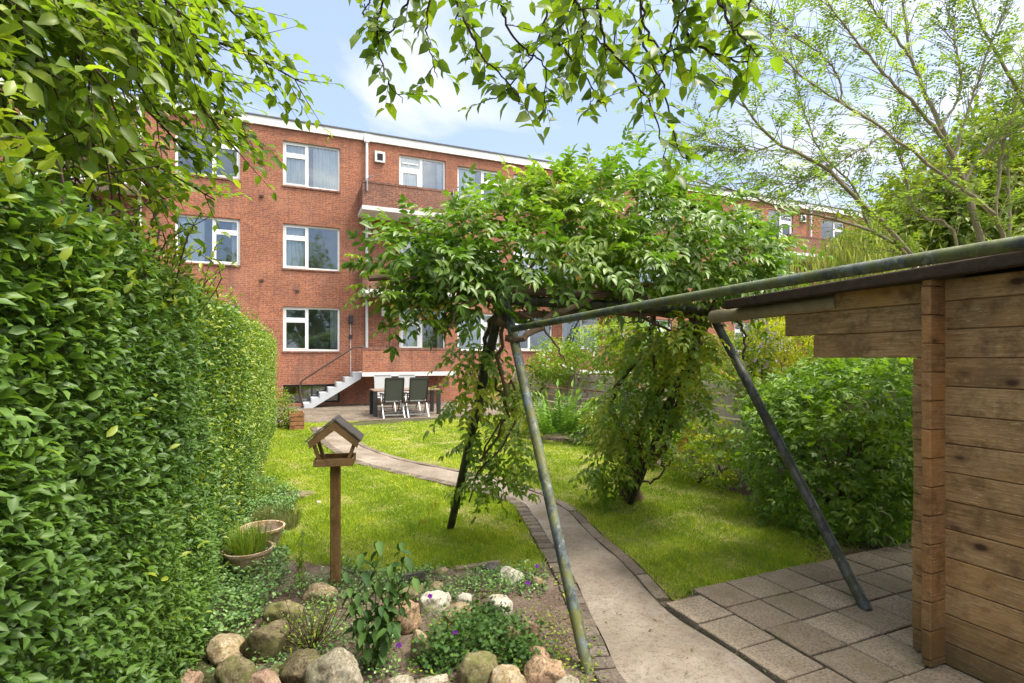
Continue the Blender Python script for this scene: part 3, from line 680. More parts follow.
def slab(mb,x0,x1,t0,t1):
    mb.add([(x0,yy0,rz_(yy0)+t0),(x1,yy0,rz_(yy0)+t0),(x1,yy1,rz_(yy1)+t0),(x0,yy1,rz_(yy1)+t0),(x0,yy0,rz_(yy0)+t1),(x1,yy0,rz_(yy0)+t1),(x1,yy1,rz_(yy1)+t1),(x0,yy1,rz_(yy1)+t1)],
      [(3,2,1,0),(4,5,6,7),(0,1,5,4),(1,2,6,5),(2,3,7,6),(3,0,4,7)])
slab(w,-.095,2.6,0,.035); w.build('roof',M['eave'],SH,bevel=.008)
w=MB(); slab(w,-.150,-.098,-.034,.036); w.build('eave_board',M['eave'],SH,bevel=.015,seg=3)

# ------------------------------------------------------------------ swing frame and long rail
SA=np.array([-.05,3.92,2.08]); SB=np.array([1.79,4.80,2.08])
SW=thing('swing_frame','old steel swing frame of slanting poles carrying the wisteria','swing frame',(0,0,0))
def pole(name,p,q,r,mat,lab=None,parent=SW):
    b=MB(); pts=[np.asarray(p)+(np.asarray(q)-np.asarray(p))*i/9 for i in range(10)]; b.tube(pts,r,14); o=b.build(name,mat,parent,smooth=True)
    if lab: o['label']=lab
    return o
pole('leg',G(590,675)-np.array([0,0,.03]),SA,.033,M['swing'],'front pole with flaking blue grey paint and moss beside the path')
pole('leg',G(450,530),SA+np.array([-.03,.05,0]),.036,M['swing_dark'],'dark mossy rear pole in the lawn')
pole('leg',G(867,610,.04),SB,.036,M['swing_grey'],'dark grey pole standing on the patio tiles')
pole('leg',np.array([1.32,5.95,0]),SB+np.array([0,.05,0]),.036,M['swing_dark'])
pole('crossbar',SA-(SB-SA)*.04,SB+(SB-SA)*.04,.040,M['swing_dark'])
for fx in (.20,.62,.90,.07):
    c=SA+(SB-SA)*fx; pts=[c+np.array([0,0,-.04])]
    for i in range(15):
        an=math.pi/2-i/14*1.75*math.pi; pts.append(c+np.array([U[0]*.028*math.cos(an),U[1]*.028*math.cos(an),-.10+.035*math.sin(an)]))
    b=MB(); b.tube(pts,.007,6); b.build('hook',M['metal_dark'],SW,smooth=True)
r1=at(513,329,3.72); r2=at(1024,244,1.60); r3=r2+(r2-r1)*1.25
b=MB(); b.tube([r1+(r3-r1)*i/30+np.array([0,0,.012*math.sin(i*.21)-.0]) for i in range(31)],[.0225+.0012*min(1,i/14) for i in range(31)],16)
tag(b.build('mossy_rail',M['rail'],smooth=True),'long mossy green grey pole running from the swing frame past the shed eave','pole')

# ------------------------------------------------------------------ bird house
bb=G(335.5,585); BH=thing('bird_house','brown wooden bird table with pitched grey felt roof on a post','bird house',bb,R(12))
pz0=.890
b=MB(); b.box(-.034,.034,-.034,.034,-.05,pz0-.003); b.build('post',M['birdpost'],BH,bevel=.006)
tx,ty=.122,.115
b=MB(); b.box(-tx+.004,tx-.004,-ty+.004,ty-.004,pz0,pz0+.012)
tr_=b.build('tray',M['bird'],BH)
b=MB()
for (x0,x1,y0,y1) in ((-tx,tx,-ty-.016,-ty+.001),(-tx,tx,ty-.001,ty+.016),(-tx-.012,-tx+.001,-ty-.014,ty+.014),(tx-.001,tx+.012,-ty-.014,ty+.014)): b.box(x0,x1,y0,y1,pz0-.004,pz0+.046)
b.build('rim',M['bird'],tr_,bevel=.002)
AP=np.array([.006,0,1.205]); EV={-1:np.array([-.172,0,1.066]),1:np.array([.176,0,1.062])}
for sx in (-1,1):
    ev=EV[sx]; L=float(np.linalg.norm(ev-AP)); d=(ev-AP)/L; n_=np.array([-d[2]*sx,0,d[0]*sx]); n_=n_ if n_[2]>0 else -n_
    for sy in(-1,1):
        b=MB(); b.bar((sx*.090,sy*.09,pz0+.012),(ev[0]*.80,sy*.10,ev[2]-.012),.022,.034,up=(0,1,0)); b.build('brace',M['bird'],BH)
    for (y0,y1) in ((-.135,-.115),(.115,.135)):
        b=MB(); p=[AP,ev,ev-np.array([sx*.014,0,.050]),AP-np.array([0,0,.066])]
        vs=[(q[0],y0,q[2]) for q in p]+[(q[0],y1,q[2]) for q in p]
        b.add(vs,[(0,1,2,3),(7,6,5,4),(0,4,5,1),(1,5,6,2),(2,6,7,3),(3,7,4,0)])
        b.build('gable_board',M['bird'],BH)
    b=MB(); o=AP+n_*.002
    for k in range(3):
        q0=o+d*(L*1.02*k/3-.003)+n_*.007; q1=o+d*(L*1.02*(k+1)/3+.006)+n_*.002
        vs=[]
        for y in(-.142,.142):
            for (q,t_) in ((q0,0),(q1,0),(q1,.009),(q0,.009)): vs.append((q[0]+n_[0]*t_,y,q[2]+n_[2]*t_))
        b.add(vs,[(3,2,1,0),(4,5,6,7),(0,1,5,4),(1,2,6,5),(2,3,7,6),(3,0,4,7)],random.random())
    b.build('roof_panel',M['felt'],BH)
b=MB(); b.bar((AP[0],-.143,AP[2]+.010),(AP[0],.143,AP[2]+.010),.026,.014); b.build('ridge_strip',M['felt'],BH)

# ------------------------------------------------------------------ fence along the right border
fp=lambda y: np.array([3.24-.4216*(y-7.7),y,0])
f0=fp(5.2); f1=fp(15.0); FL=float(np.linalg.norm(f1-f0))
FE=thing('board_fence','weathered horizontal board fence half hidden behind the right hand shrubs','fence',f0,math.atan2(f1[1]-f0[1],f1[0]-f0[0]))
b=MB(); x=0
while x<FL:
    for k in range(7): b.box(x+.004,x+1.796,-.012,.012,.06+k*.18,.06+k*.18+.152,random.random())
    x+=1.8
b.build('boards',M['fence'],FE,bevel=.003)
for k in range(int(FL/1.8)+2):
    b=MB(); b.box(k*1.8-.04,k*1.8+.04,.014,.09,0,1.42); b.build('post',M['fence'],FE)

# ------------------------------------------------------------------ hedge
hd=nrm(np.array([[-.37,.929,0]]))[0]; hn=np.array([hd[1],-hd[0],0])   # hn points into the garden
hface=lambda y: np.array([-.60-.4*y,y,0])
HE=thing('clipped_hedge','tall clipped privet hedge along the left side of the lawn','hedge',hface(3.0))
HB=np.array(HE.location)
hlen=lambda y:(y)/hd[1]
def hedge_pts(n,wt):
    y=.42+11.85*rng.random(int(n*6)); dd=np.maximum(y+.3,.9); keep=rng.random(len(y))<np.minimum(1,(1.5/dd)**wt); return y[keep][:n]
core=MB(); ya,yb=.48,12.15
pa,pb=hface(ya),hface(yb)
q=[pa-hn*.13,pb-hn*.13-hd*.1,pb-hn*.62-hd*.1,pa-hn*.62]
# lumpy core made of a grid so that it is not a plain box
ny=60; nz=10; vs=[];fs=[]
def corept(side,i,j):
    y=ya+(yb-ya)*i/ny; z=1.92*j/nz; p=hface(y)-hn*(.14 if side==0 else .66); p=p+hn*(.03*math.sin(i*1.3+j*2)+.02*math.sin(i*.6)); return (p[0]-HB[0],p[1]-HB[1],z)
for side in (0,1):
    for i in range(ny+1):
        for j in range(nz+1): vs.append(corept(side,i,j))
o2=(ny+1)*(nz+1); ix=lambda s_,i,j:s_*o2+i*(nz+1)+j
for i in range(ny):
    for j in range(nz): fs.append((ix(0,i,j),ix(0,i+1,j),ix(0,i+1,j+1),ix(0,i,j+1))); fs.append((ix(1,i,j),ix(1,i,j+1),ix(1,i+1,j+1),ix(1,i+1,j)))
    fs.append((ix(0,i,nz),ix(0,i+1,nz),ix(1,i+1,nz),ix(1,i,nz)))
for j in range(nz): fs.append((ix(0,ny,j),ix(1,ny,j),ix(1,ny,j+1),ix(0,ny,j+1))); fs.append((ix(0,0,j),ix(0,0,j+1),ix(1,0,j+1),ix(1,0,j)))
core.add(vs,fs); core.build('stems',M['hedgecore'],HE)
def hedge_leaves(n):
    y=hedge_pts(n,.85); m=len(y)
    z=2.06*rng.random(m)**.92
    bul=.06*np.sin(y*2.3+z*1.7)+.05*np.sin(y*4.7-z*3.3+1)+.03*np.sin(y*9+z*8)
    dep=-.13+.15*rng.random(m)**.7+bul*.40
    # slight bulge at mid height
    P=np.stack([-.60-.4*y,y,z],1)+hn*dep[:,None]
    T=hn*rng.uniform(.3,1.2,m)[:,None]+np.array([0,0,1])*rng.normal(.12,.45,m)[:,None]+hd*rng.normal(-.15,.75,m)[:,None]
    N=np.array([0,0,1])*rng.uniform(.4,1.1,m)[:,None]+hn*rng.uniform(.1,.9,m)[:,None]+rng.normal(size=(m,3))*.3
    return y,z,dep,P,T,N
y,z,dep,P,T,N=hedge_leaves(112000); m=len(y)
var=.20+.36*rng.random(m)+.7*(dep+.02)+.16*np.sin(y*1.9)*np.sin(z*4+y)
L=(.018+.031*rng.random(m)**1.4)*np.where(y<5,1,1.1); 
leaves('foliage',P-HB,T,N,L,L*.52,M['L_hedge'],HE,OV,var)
# fresh growth near the top; on the far half lighter leaves paint in sunlight
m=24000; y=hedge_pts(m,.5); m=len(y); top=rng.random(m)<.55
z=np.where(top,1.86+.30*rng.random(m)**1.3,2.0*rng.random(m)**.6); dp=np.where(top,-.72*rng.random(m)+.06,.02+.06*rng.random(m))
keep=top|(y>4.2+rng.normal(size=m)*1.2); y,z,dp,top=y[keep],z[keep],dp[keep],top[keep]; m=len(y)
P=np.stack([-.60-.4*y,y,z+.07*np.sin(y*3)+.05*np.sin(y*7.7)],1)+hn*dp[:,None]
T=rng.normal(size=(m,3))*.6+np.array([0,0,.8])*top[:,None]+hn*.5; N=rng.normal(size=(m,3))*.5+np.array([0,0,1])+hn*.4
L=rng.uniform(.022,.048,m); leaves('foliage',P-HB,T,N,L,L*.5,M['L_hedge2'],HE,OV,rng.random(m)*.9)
# upright shoots of the near top
tw=MB(); lp=[];lt=[];ln=[]
for i in range(110):
    yy=random.uniform(.55,3.6); p=hface(yy)-hn*random.uniform(-.03,.55)+np.array([0,0,1.9]); h_=random.uniform(.2,.5)
    c=smooth_curve([p,p+np.array([random.gauss(0,.05),random.gauss(0,.05),h_*.6]),p+np.array([random.gauss(.03,.12),random.gauss(0,.12),h_])],8)
    tw.tube([q-HB for q in c],[.004-.0003*k for k in range(8)],4,cap=False)
    for k in range(1,8):
        for sg in(1,-1):
            d=rv(1)[0]; lp.append(c[k]); lt.append(d*.8+np.array([0,0,.5])); ln.append(np.array([0,0,1])+rv(1)[0]*.5)
tw.build('shoots',M['twig'],HE); L=rng.uniform(.035,.06,len(lp)); leaves('foliage',np.array(lp)-HB,np.array(lt),np.array(ln),L,L*.5,M['L_hedge2'],HE,OV)

# ------------------------------------------------------------------ overhanging trees
def grow_twigs(curves,mb,base,step,twl,leafn,lsize,droop=.5,dens=1.0,t0=.1,rt=.004,mbr=None):
    """side twigs along curves, alternate leaves along twigs; returns leaf arrays"""
    lp,lt,ln=[],[],[]
    for c in curves:
        n=len(c)
        acc=0
        for i in range(int(t0*n),n-1):
            d=nrm((c[i+1]-c[i])[None])[0]; acc+=np.linalg.norm(c[i+1]-c[i])
            if acc<step: continue
            acc=0
            for rep in range(1 if random.random()>dens-1 else 2):
                side=rv(1)[0]; side=side-d*side.dot(d); side=nrm(side[None])[0]
                l=twl*random.uniform(.45,1.2)*(1-.4*i/n); q0=c[i]
                q=[q0,q0+(d*.7+side*.6)*l*.5+np.array([0,0,-.04*droop]),q0+(d*.95+side*.75)*l+np.array([0,0,-droop*l*.45])]
                cc=smooth_curve(q,leafn+2); mb.tube([x-base for x in cc],[rt*(1-.75*k/(leafn+1)) for k in range(leafn+2)],4,cap=False)
                dirn=nrm((cc[-1]-cc[0])[None])[0]; sd=nrm(np.cross(dirn,[0,0,1.0])[None])[0]
                for k in range(1,leafn+2):
                    sg=1 if k%2 else -1
                    lp.append(cc[k]); lt.append(dirn*random.uniform(.4,.9)+sd*sg*random.uniform(.5,.95)+np.array([0,0,-random.uniform(-.25,.32)])+rv(1)[0]*.2); ln.append(np.array([0,0,1])+rv(1)[0]*.45)
        # terminal leaves
    return np.array(lp),np.array(lt),np.array(ln)
# left tree
LB=np.array([-2.75,1.1,0]); LT=thing('overhanging_tree','leafy beech like tree reaching over the hedge at upper left','tree',LB)
b=MB(); trunk=smooth_curve([LB,LB+[.05,.05,1.2],LB+[-.03,.15,2.4],LB+[.1,.25,3.4]],14); b.tube([p-LB for p in trunk],[.13-.005*i for i in range(14)],12); b.build('trunk',M['bark'],LT,smooth=True)
tips=[(305,84,2.6),(262,40,2.5),(232,92,2.1),(250,128,2.6),(238,152,2.3),(205,60,2.0),(190,20,1.8),(170,130,2.2),(150,55,1.7),(198,165,2.7),(220,10,2.6),(120,95,1.6),(165,200,2.5),(100,20,1.5),(90,150,1.8),(60,80,1.5),(130,165,2.0),(40,30,1.5),(110,215,2.2),(30,130,1.6),(215,200,2.9),(140,5,2.3),(70,5,1.9),(182,185,3.2),(120,130,3.2),(160,90,3.3),(60,180,2.4),(20,70,2.2)]
br=MB(); curves=[]
for i,(px,py,d) in enumerate(tips):
    e=at(px,py,d); h0=2.3+1.1*((i*7)%10)/10; s0=LB+np.array([.06,.2,h0])
    mid1=s0*.6+e*.4+np.array([0,.0,.35+random.uniform(-.1,.2)])+rv(1)[0]*.08; mid2=s0*.22+e*.78+np.array([0,0,.24])+rv(1)[0]*.05
    c=smooth_curve([s0,mid1,mid2,e],26); curves.append(c); br.tube([p-LB for p in c],[.014*(1-.85*k/25)+.0015 for k in range(26)],6)
tw=MB(); P,T,N=grow_twigs(curves,tw,LB,.040,.34,7,.08,.12,1.75,t0=.25,rt=.003)
br.build('limbs',M['bark'],LT,smooth=True); tw.build('twigs',M['twig'],LT)
L=rng.uniform(.044,.078,len(P)); var=np.clip(.40+.3*rng.normal(size=len(P))*.8+.12*(P[:,0]+1.5),0,1)
leaves('crown',P-LB,T,N+rng.normal(size=P.shape)*.3+[0,-.3,0],L,L*.58,M['L_beech'],LT,OV,var)
# tree overhead, stem behind the viewpoint
OB=np.array([1.9,-1.6,0]); OT=thing('overhead_tree','tree hanging leafy twigs into the top middle of the view against the sky','tree',OB)
b=MB(); trunk=smooth_curve([OB,OB+[-.05,.1,1.4],OB+[-.15,.35,2.8],OB+[-.35,.9,3.9]],14); b.tube([p-OB for p in trunk],[.12-.005*i for i in range(14)],12); b.build('trunk',M['bark'],OT,smooth=True)
sprays=[ # (start px,py,d) -> (mid) -> end
 [(430,-70,2.0),(395,-20,2.05),(378,25,2.1),(385,75,2.1),(402,102,2.1)],
 [(440,-70,2.1),(412,-10,2.1),(392,30,2.1),(372,28,2.1)],
 [(450,-60,2.2),(430,0,2.2),(428,40,2.2),(437,78,2.2)],
 [(470,-60,1.9),(458,0,1.9),(480,50,1.9),(505,80,1.9),(528,112,1.9)],
 [(520,-60,2.0),(500,0,2.0),(520,45,2.0),(545,70,2.05),(540,125,2.1)],
 [(600,-60,2.0),(575,0,2.0),(560,40,2.0),(590,85,2.0),(607,110,2.0)],
 [(610,-60,1.8),(600,-5,1.8),(605,40,1.8),(640,85,1.85),(660,130,1.9),(664,170,1.95)],
 [(600,-60,1.9),(596,0,1.9),(600,40,1.9),(625,65,1.9)],
 [(690,-60,1.6),(690,-10,1.6),(672,40,1.6),(660,75,1.6)],
 [(700,-60,1.5),(720,0,1.5),(735,30,1.5),(758,55,1.5)],
 [(680,-60,1.6),(675,0,1.6),(700,48,1.6),(740,60,1.6),(755,72,1.6)],
 [(640,-60,1.9),(640,0,1.9),(655,45,1.9),(690,70,1.9),(722,85,1.9)],
 [(560,-60,2.2),(548,0,2.2),(530,60,2.2),(500,95,2.2),(486,100,2.2)],
 [(655,-50,2.1),(640,30,2.1),(665,90,2.1),(680,155,2.1),(700,150,2.1)],
 [(760,-60,1.6),(755,-20,1.6),(745,15,1.6),(730,40,1.6)],
 [(560,-60,1.7),(570,-10,1.7),(585,20,1.7),(575,55,1.7)],
 [(480,-60,2.3),(470,-10,2.3),(455,25,2.3),(470,60,2.3)],
 [(540,-60,2.4),(560,0,2.4),(570,60,2.4),(560,100,2.4)],
 [(630,-60,2.4),(620,0,2.4),(610,60,2.4),(585,115,2.4)],
 [(390,-70,2.3),(380,-20,2.3),(368,5,2.3),(362,15,2.3)]]
br=MB(); curves=[]
limb_to=[]
for sp in sprays:
    c=smooth_curve([at(*q) for q in sp],30); c=wob(c,.004); curves.append(c); br.tube([p-OB for p in c],[.0065*(1-.75*k/29) for k in range(30)],5); limb_to.append(c[0])
for i,tgt in enumerate(limb_to):
    s0=trunk[-1-(i%3)]; c=smooth_curve([s0,s0*.55+tgt*.45+np.array([0,0,.55+.05*(i%4)]),tgt],18); br.tube([p-OB for p in c],[.028*(1-.75*k/17) for k in range(18)],6)
tw=MB(); P,T,N=grow_twigs(curves,tw,OB,.058,.17,5,.08,-.1,1.0,t0=.04,rt=.0022)
br.build('limbs',M['twig'],OT,smooth=True); tw.build('twigs',M['twig'],OT)
L=rng.uniform(.040,.080,len(P)); leaves('crown',P-OB,T+rng.normal(size=P.shape)*.3,N+rng.normal(size=P.shape)*.4+[0,-.45,0],L,L*.62,M['L_beech'],OT,OV,np.clip(.35+.28*rng.normal(size=len(P)),0,1))

# right airy tree behind the shed
def limbs(TH,base,lst,d,mat,tw_mb,r0=.085):
    br=MB(); cs=[]
    for (pts,r,dd) in lst:
        c=smooth_curve([at(px,py,d+dd*k) for k,(px,py) in enumerate(pts)],34); c=wob(c,.007); cs.append(c)
        br.tube([p-base for p in c],[r*.52*(1-.86*k/33)+.002 for k in range(34)],8)
    br.build('limbs',mat,TH,smooth=True); return cs
RB=np.array([5.75,6.9,0]); RT=thing('airy_tree','multi stemmed pale barked tree with sparse feathery leaves above the shed','tree',RB)
b=MB(); b.tube([p-RB for p in smooth_curve([RB,RB+[0,0,.7],RB+[-.05,0,1.5]],8)],[.19,.17,.16,.16,.15,.15,.15,.14],12)
b.build('trunk',M['palebark'],RT,smooth=True)
bpx=(966,360)
LST=[([bpx,(935,285),(909,251),(861,202),(823,166),(777,143),(747,107),(728,76)],.070,-.12),
 ([bpx,(930,290),(896,245),(842,221),(785,209),(735,190),(690,181)],.048,-.15),
 ([bpx,(985,290),(979,236),(964,183),(945,135),(928,100),(912,60),(905,20),(900,-40)],.088,.05),
 ([(966,190),(950,150),(915,105),(880,69),(842,23),(815,-20)],.050,-.08),
 ([bpx,(1005,280),(1002,232),(985,206),(949,179),(888,133),(842,103),(800,75),(770,40)],.058,-.10),
 ([(995,222),(1000,170),(1008,126),(1020,91),(1040,40)],.034,.05),
 ([bpx,(1010,300),(1010,228),(1008,170),(1014,110),(1030,60)],.05,.15),
 ([bpx,(1080,250),(1060,160),(1024,99),(995,50),(976,11),(960,-40)],.07,.05),
 ([bpx,(955,236),(918,213),(903,168),(895,120)],.036,.1),
 ([(949,179),(965,120),(985,60),(1005,10),(1015,-30)],.03,.0),
 ([(905,247),(870,228),(855,190),(820,150),(800,100),(790,50)],.032,.08),
 ([(912,60),(890,30),(868,0),(850,-40)],.03,.0),([(888,133),(860,150),(810,180),(760,185)],.022,-.1),
 ([(842,103),(835,70),(790,30),(750,5)],.022,.0),([(777,143),(760,150),(730,150),(700,135)],.016,0),
 ([(940,130),(960,90),(955,40),(945,0)],.03,.1),([bpx,(1060,290),(1090,220),(1120,150),(1140,60)],.07,.1),([(964,183),(985,150),(1030,120),(1060,100)],.03,0)]
cs=limbs(RT,RB,LST,6.6,M['palebark'],None)
tw=MB(); lp,ld,lnn=[],[],[]
for c in cs:
    n=len(c)
    for i in range(8,n):
        for rep in range(2):
            d=nrm((c[min(i,n-2)+1]-c[min(i,n-2)])[None])[0]; sd=rv(1)[0]; sd[2]*=.45
            l=random.uniform(.35,1.0); q=[c[i],c[i]+(d*.55+sd*.6)*l*.5+[0,0,.04],c[i]+(d*.75+sd*.95)*l+[0,0,-.02]]
            cc=smooth_curve(q,9); tw.tube([p-RB for p in cc],[.005*(1-.8*k/8) for k in range(9)],4,cap=False)
            for k in range(2,9):
                if random.random()<.44:
                    lp.append(cc[k]); ld.append(nrm((d+sd*.8)[None])[0]+rv(1)[0]*np.array([.9,.9,.4])); lnn.append(np.array([0,0,1])+rv(1)[0]*.3)
tw.build('twigs',M['palebark'],RT)
lp=np.array(lp); a_=pinnate(lp,np.array(ld),np.array(lnn),rng.uniform(.12,.22,len(lp)),4,.068,.027,.15)
leaves('crown',a_[0]-RB,*a_[1:5],M['L_locust'],RT,DI,a_[5])

# ------------------------------------------------------------------ wisteria
WB=G(632,500); WI=thing('wisteria','mature wisteria with twisted trunk spreading a leafy canopy over the swing frame','climber',WB)
vb=MB()
def vine(pts,r0,r1,n=22,sides=8,w=.012):
    c=wob(smooth_curve(pts,n),w); vb.tube([p-WB for p in c],[r0+(r1-r0)*k/(n-1) for k in range(n)],sides); return c
TD=6.16
tb_=MB(); c=smooth_curve([WB-[0,0,.05],at(629,480,6.1),at(636,455,6.0),at(640,430,5.85)],12); tb_.tube([p-WB for p in c],[.165,.14,.125,.115,.11,.105,.10,.10,.095,.09,.085,.085],14); tb_.build('trunk',M['vine'],WI,smooth=True)
j=at(640,430,5.85)
vcs=[vine([j,at(655,395,5.6),at(672,360,5.3),at(690,330,5.0),at(703,305,4.85),SB],.048,.034),
 vine([j,at(668,405,5.5),at(690,370,5.1),at(700,330,4.9),SB+[.05,0,.05]],.035,.03),
 vine([at(632,470,6.0),at(650,462,5.9),at(668,440,5.7),at(676,410,5.5),at(690,380,5.2),at(700,340,5)],.04,.03),
 vine([at(630,455,6.0),at(622,425,5.9),at(610,405,5.8),at(630,370,5.5),at(660,340,5.2)],.035,.02),
 vine([at(640,430,5.85),at(655,380,5.5),at(650,330,5.2),at(665,300,4.9)],.03,.02),
 vine([SB,SB*.7+SA*.3+[0,.03,.07],SB*.35+SA*.65+[0,-.03,.08],SA+[0,0,.06],SA-U*.5+[0,0,.08],SA-U*1.0+[0,0,.12]],.04,.02),
 vine([SB+[0,.05,-.05],SB*.6+SA*.4+[0,.06,-.05],SA+[0,0,-.12],at(512,330,3.8)],.025,.03),
 vine([at(505,338,3.78),at(522,338,3.72),at(560,312,3.95),at(600,296,4.2),at(650,285,4.5)],.024,.02),
 vine([at(508,316,3.85),at(530,318,3.9),at(555,345,3.8),at(565,362,3.75)],.010,.006,w=.01),
 vine([SA,at(485,340,4.2),at(478,400,4.5),at(466,460,4.8),at(455,510,5.0)],.02,.012),
 vine([SA,at(500,360,4.1),at(505,420,4.3),at(480,460,4.5),at(500,420,4.3)],.016,.008),
 vine([at(490,360,4.3),at(503,395,4.3),at(512,380,4.3),at(512,430,4.4),at(480,470,4.6),at(470,500,4.7)],.012,.007),
 vine([SA,at(470,300,3.7),at(440,330,3.6),at(410,300,3.6)],.015,.008),
 vine([SB,at(720,300,4.6),at(745,335,4.6),at(742,360,4.6)],.014,.01),
 vine([SB,at(680,330,4.7),at(650,322,4.7),at(630,310,4.7),at(600,300,4.6)],.014,.01),
 vine([at(660,350,5.2),at(655,320,5.1),at(620,325,5.0)],.01,.007),vine([WB+[.05,-.05,.2],at(655,480,5.9),at(668,465,5.8),at(675,450,5.8)],.014,.007),
 vine([SA+[0,0,.1],at(530,270,4.0),at(560,230,4.1),at(575,185,4.2)],.016,.006),vine([SB+[0,0,.1],at(680,250,4.6),at(650,200,4.5),at(625,170,4.4)],.016,.006),vine([SB,at(730,260,4.8),at(760,240,4.9)],.014,.006)]
vb.build('limbs',M['vine'],WI,smooth=True)
def E(px,py,d,rx,ry,rz): return (at(px,py,d),(rx,ry,rz))
canopy=[E(545,240,4.2,.52,.55,.42),E(610,215,4.5,.55,.6,.42),E(670,235,4.7,.62,.6,.45),E(725,255,4.9,.48,.55,.36),E(485,235,4.0,.36,.42,.24),
 E(435,248,3.8,.26,.34,.16),E(404,264,3.7,.19,.3,.10),E(452,272,3.7,.22,.35,.10),E(510,262,3.95,.34,.40,.18),E(590,262,4.3,.5,.5,.20),E(655,262,4.6,.5,.5,.20),
 E(412,300,3.65,.10,.2,.07),E(470,300,3.75,.14,.25,.07),E(560,203,4.3,.24,.3,.18),E(632,200,4.4,.26,.3,.14),E(755,262,5.1,.18,.3,.2),E(730,280,4.8,.36,.4,.2)]
P,Nn=blob(canopy,1480,.35,3,.40,.78)
m=len(P); D=Nn*np.array([1,1,.7])+np.array([0,0,.05])+rng.normal(size=(m,3))*.5; NN=np.array([0,0,1.0])+Nn*.55+rng.normal(size=(m,3))*.22
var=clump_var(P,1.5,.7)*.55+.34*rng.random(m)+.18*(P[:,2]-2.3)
a_=pinnate(P,D,NN,rng.uniform(.16,.27,m),4,rng.uniform(.070,.098,m),rng.uniform(.034,.046,m),.22,var)
leaves('canopy_foliage',a_[0]-WB,*a_[1:5],M['L_wist'],WI,OV,a_[5])
# upright young shoots on top
lp,ld,ln=[],[],[]
tw=MB()
for (px,py,d) in [(548,178,4.2),(562,172,4.2),(535,185,4.1),(588,176,4.3),(606,172,4.4),(645,172,4.4),(655,180,4.5),(690,196,4.7),(720,200,4.8),(500,195,4.0),(475,205,3.9),(385,230,3.7),(372,262,3.65),(368,285,3.6),(392,300,3.6),(404,325,3.6),(745,215,5),(760,225,5.1),(778,238,5.3),(790,240,5.4),(430,225,3.8),(572,164,4.3),(670,192,4.6)]:
    tip=at(px,py,d); cen=at(590,260,4.35); s0=tip+(cen-tip)*.33-np.array([0,0,.08]); c=smooth_curve([s0,(s0+tip)/2+rv(1)[0]*.03,tip],9); tw.tube([p-WB for p in c],[.005-.0004*k for k in range(9)],4,cap=False)
    for k in range(1,9):
        for r_ in range(2):
            dd=rv(1)[0]*np.array([1,1,.5]); lp.append(c[k]); ld.append(dd+(tip-s0)*.8); ln.append(np.array([0,0,1])+rv(1)[0]*.3)
lp=np.array(lp); a_=pinnate(lp,np.array(ld),np.array(ln),rng.uniform(.13,.24,len(lp)),5,.066,.027,.25,.55+.4*rng.random(len(lp)))
leaves('canopy_foliage',a_[0]-WB,*a_[1:5],M['L_wist'],WI,OV,a_[5])
# leafy curtain down the rear pole and round the trunk
side=[E(480,350,4.3,.20,.2,.22),E(465,400,4.5,.18,.2,.25),E(500,390,4.4,.16,.2,.24),E(490,440,4.6,.22,.2,.22),E(515,450,4.6,.12,.2,.2),E(480,480,4.7,.16,.2,.13),E(462,365,4.3,.12,.18,.12),E(505,470,4.65,.12,.15,.15)]
P,Nn=blob(side,190,.15,5,.3,.3); m=len(P)
trk=[E(650,345,5.3,.46,.4,.28),E(695,345,4.75,.22,.2,.2),E(680,330,4.7,.2,.2,.14),E(625,390,5.7,.28,.35,.35),E(618,440,5.8,.20,.3,.30),E(660,395,5.3,.28,.3,.26),E(695,385,5.2,.20,.25,.26),E(608,470,5.8,.14,.2,.10),E(600,470,5.8,.14,.2,.14),E(650,430,5.75,.26,.25,.25),E(612,420,5.8,.14,.25,.3)]
P2,N2=blob(trk,640,.3,8,.32,.4); P=np.concatenate([P,P2]); Nn=np.concatenate([Nn,N2]); m=len(P)
D=Nn*np.array([1,1,.3])+np.array([0,0,-.35])+rng.normal(size=(m,3))*.4; NN=np.array([0,-.3,.8])+Nn*.6+rng.normal(size=(m,3))*.3
a_=pinnate(P,D,NN,rng.uniform(.14,.24,m),4,rng.uniform(.060,.088,m),rng.uniform(.032,.044,m),.3,clump_var(P,2,.3)*.5+.45*rng.random(m)+.32)
leaves('hanging_foliage',a_[0]-WB,*a_[1:5],M['L_wist'],WI,OV,a_[5])
P=np.array([at(455,300,3.7),at(440,498,4.7),at(560,250,3.9),at(700,430,5.2),at(690,425,5.2),at(395,290,3.6),at(690,420,5.1)]); m=len(P)
a_=pinnate(P,rv(m)*.5+[0,0,-.4],np.array([[0,-.5,.7]]*m)+rv(m)*.3,.2,4,.06,.028,.4)
leaves('yellowed_leaves',a_[0]-WB,*a_[1:5],M['L_wist_y'],WI,OV,a_[5])

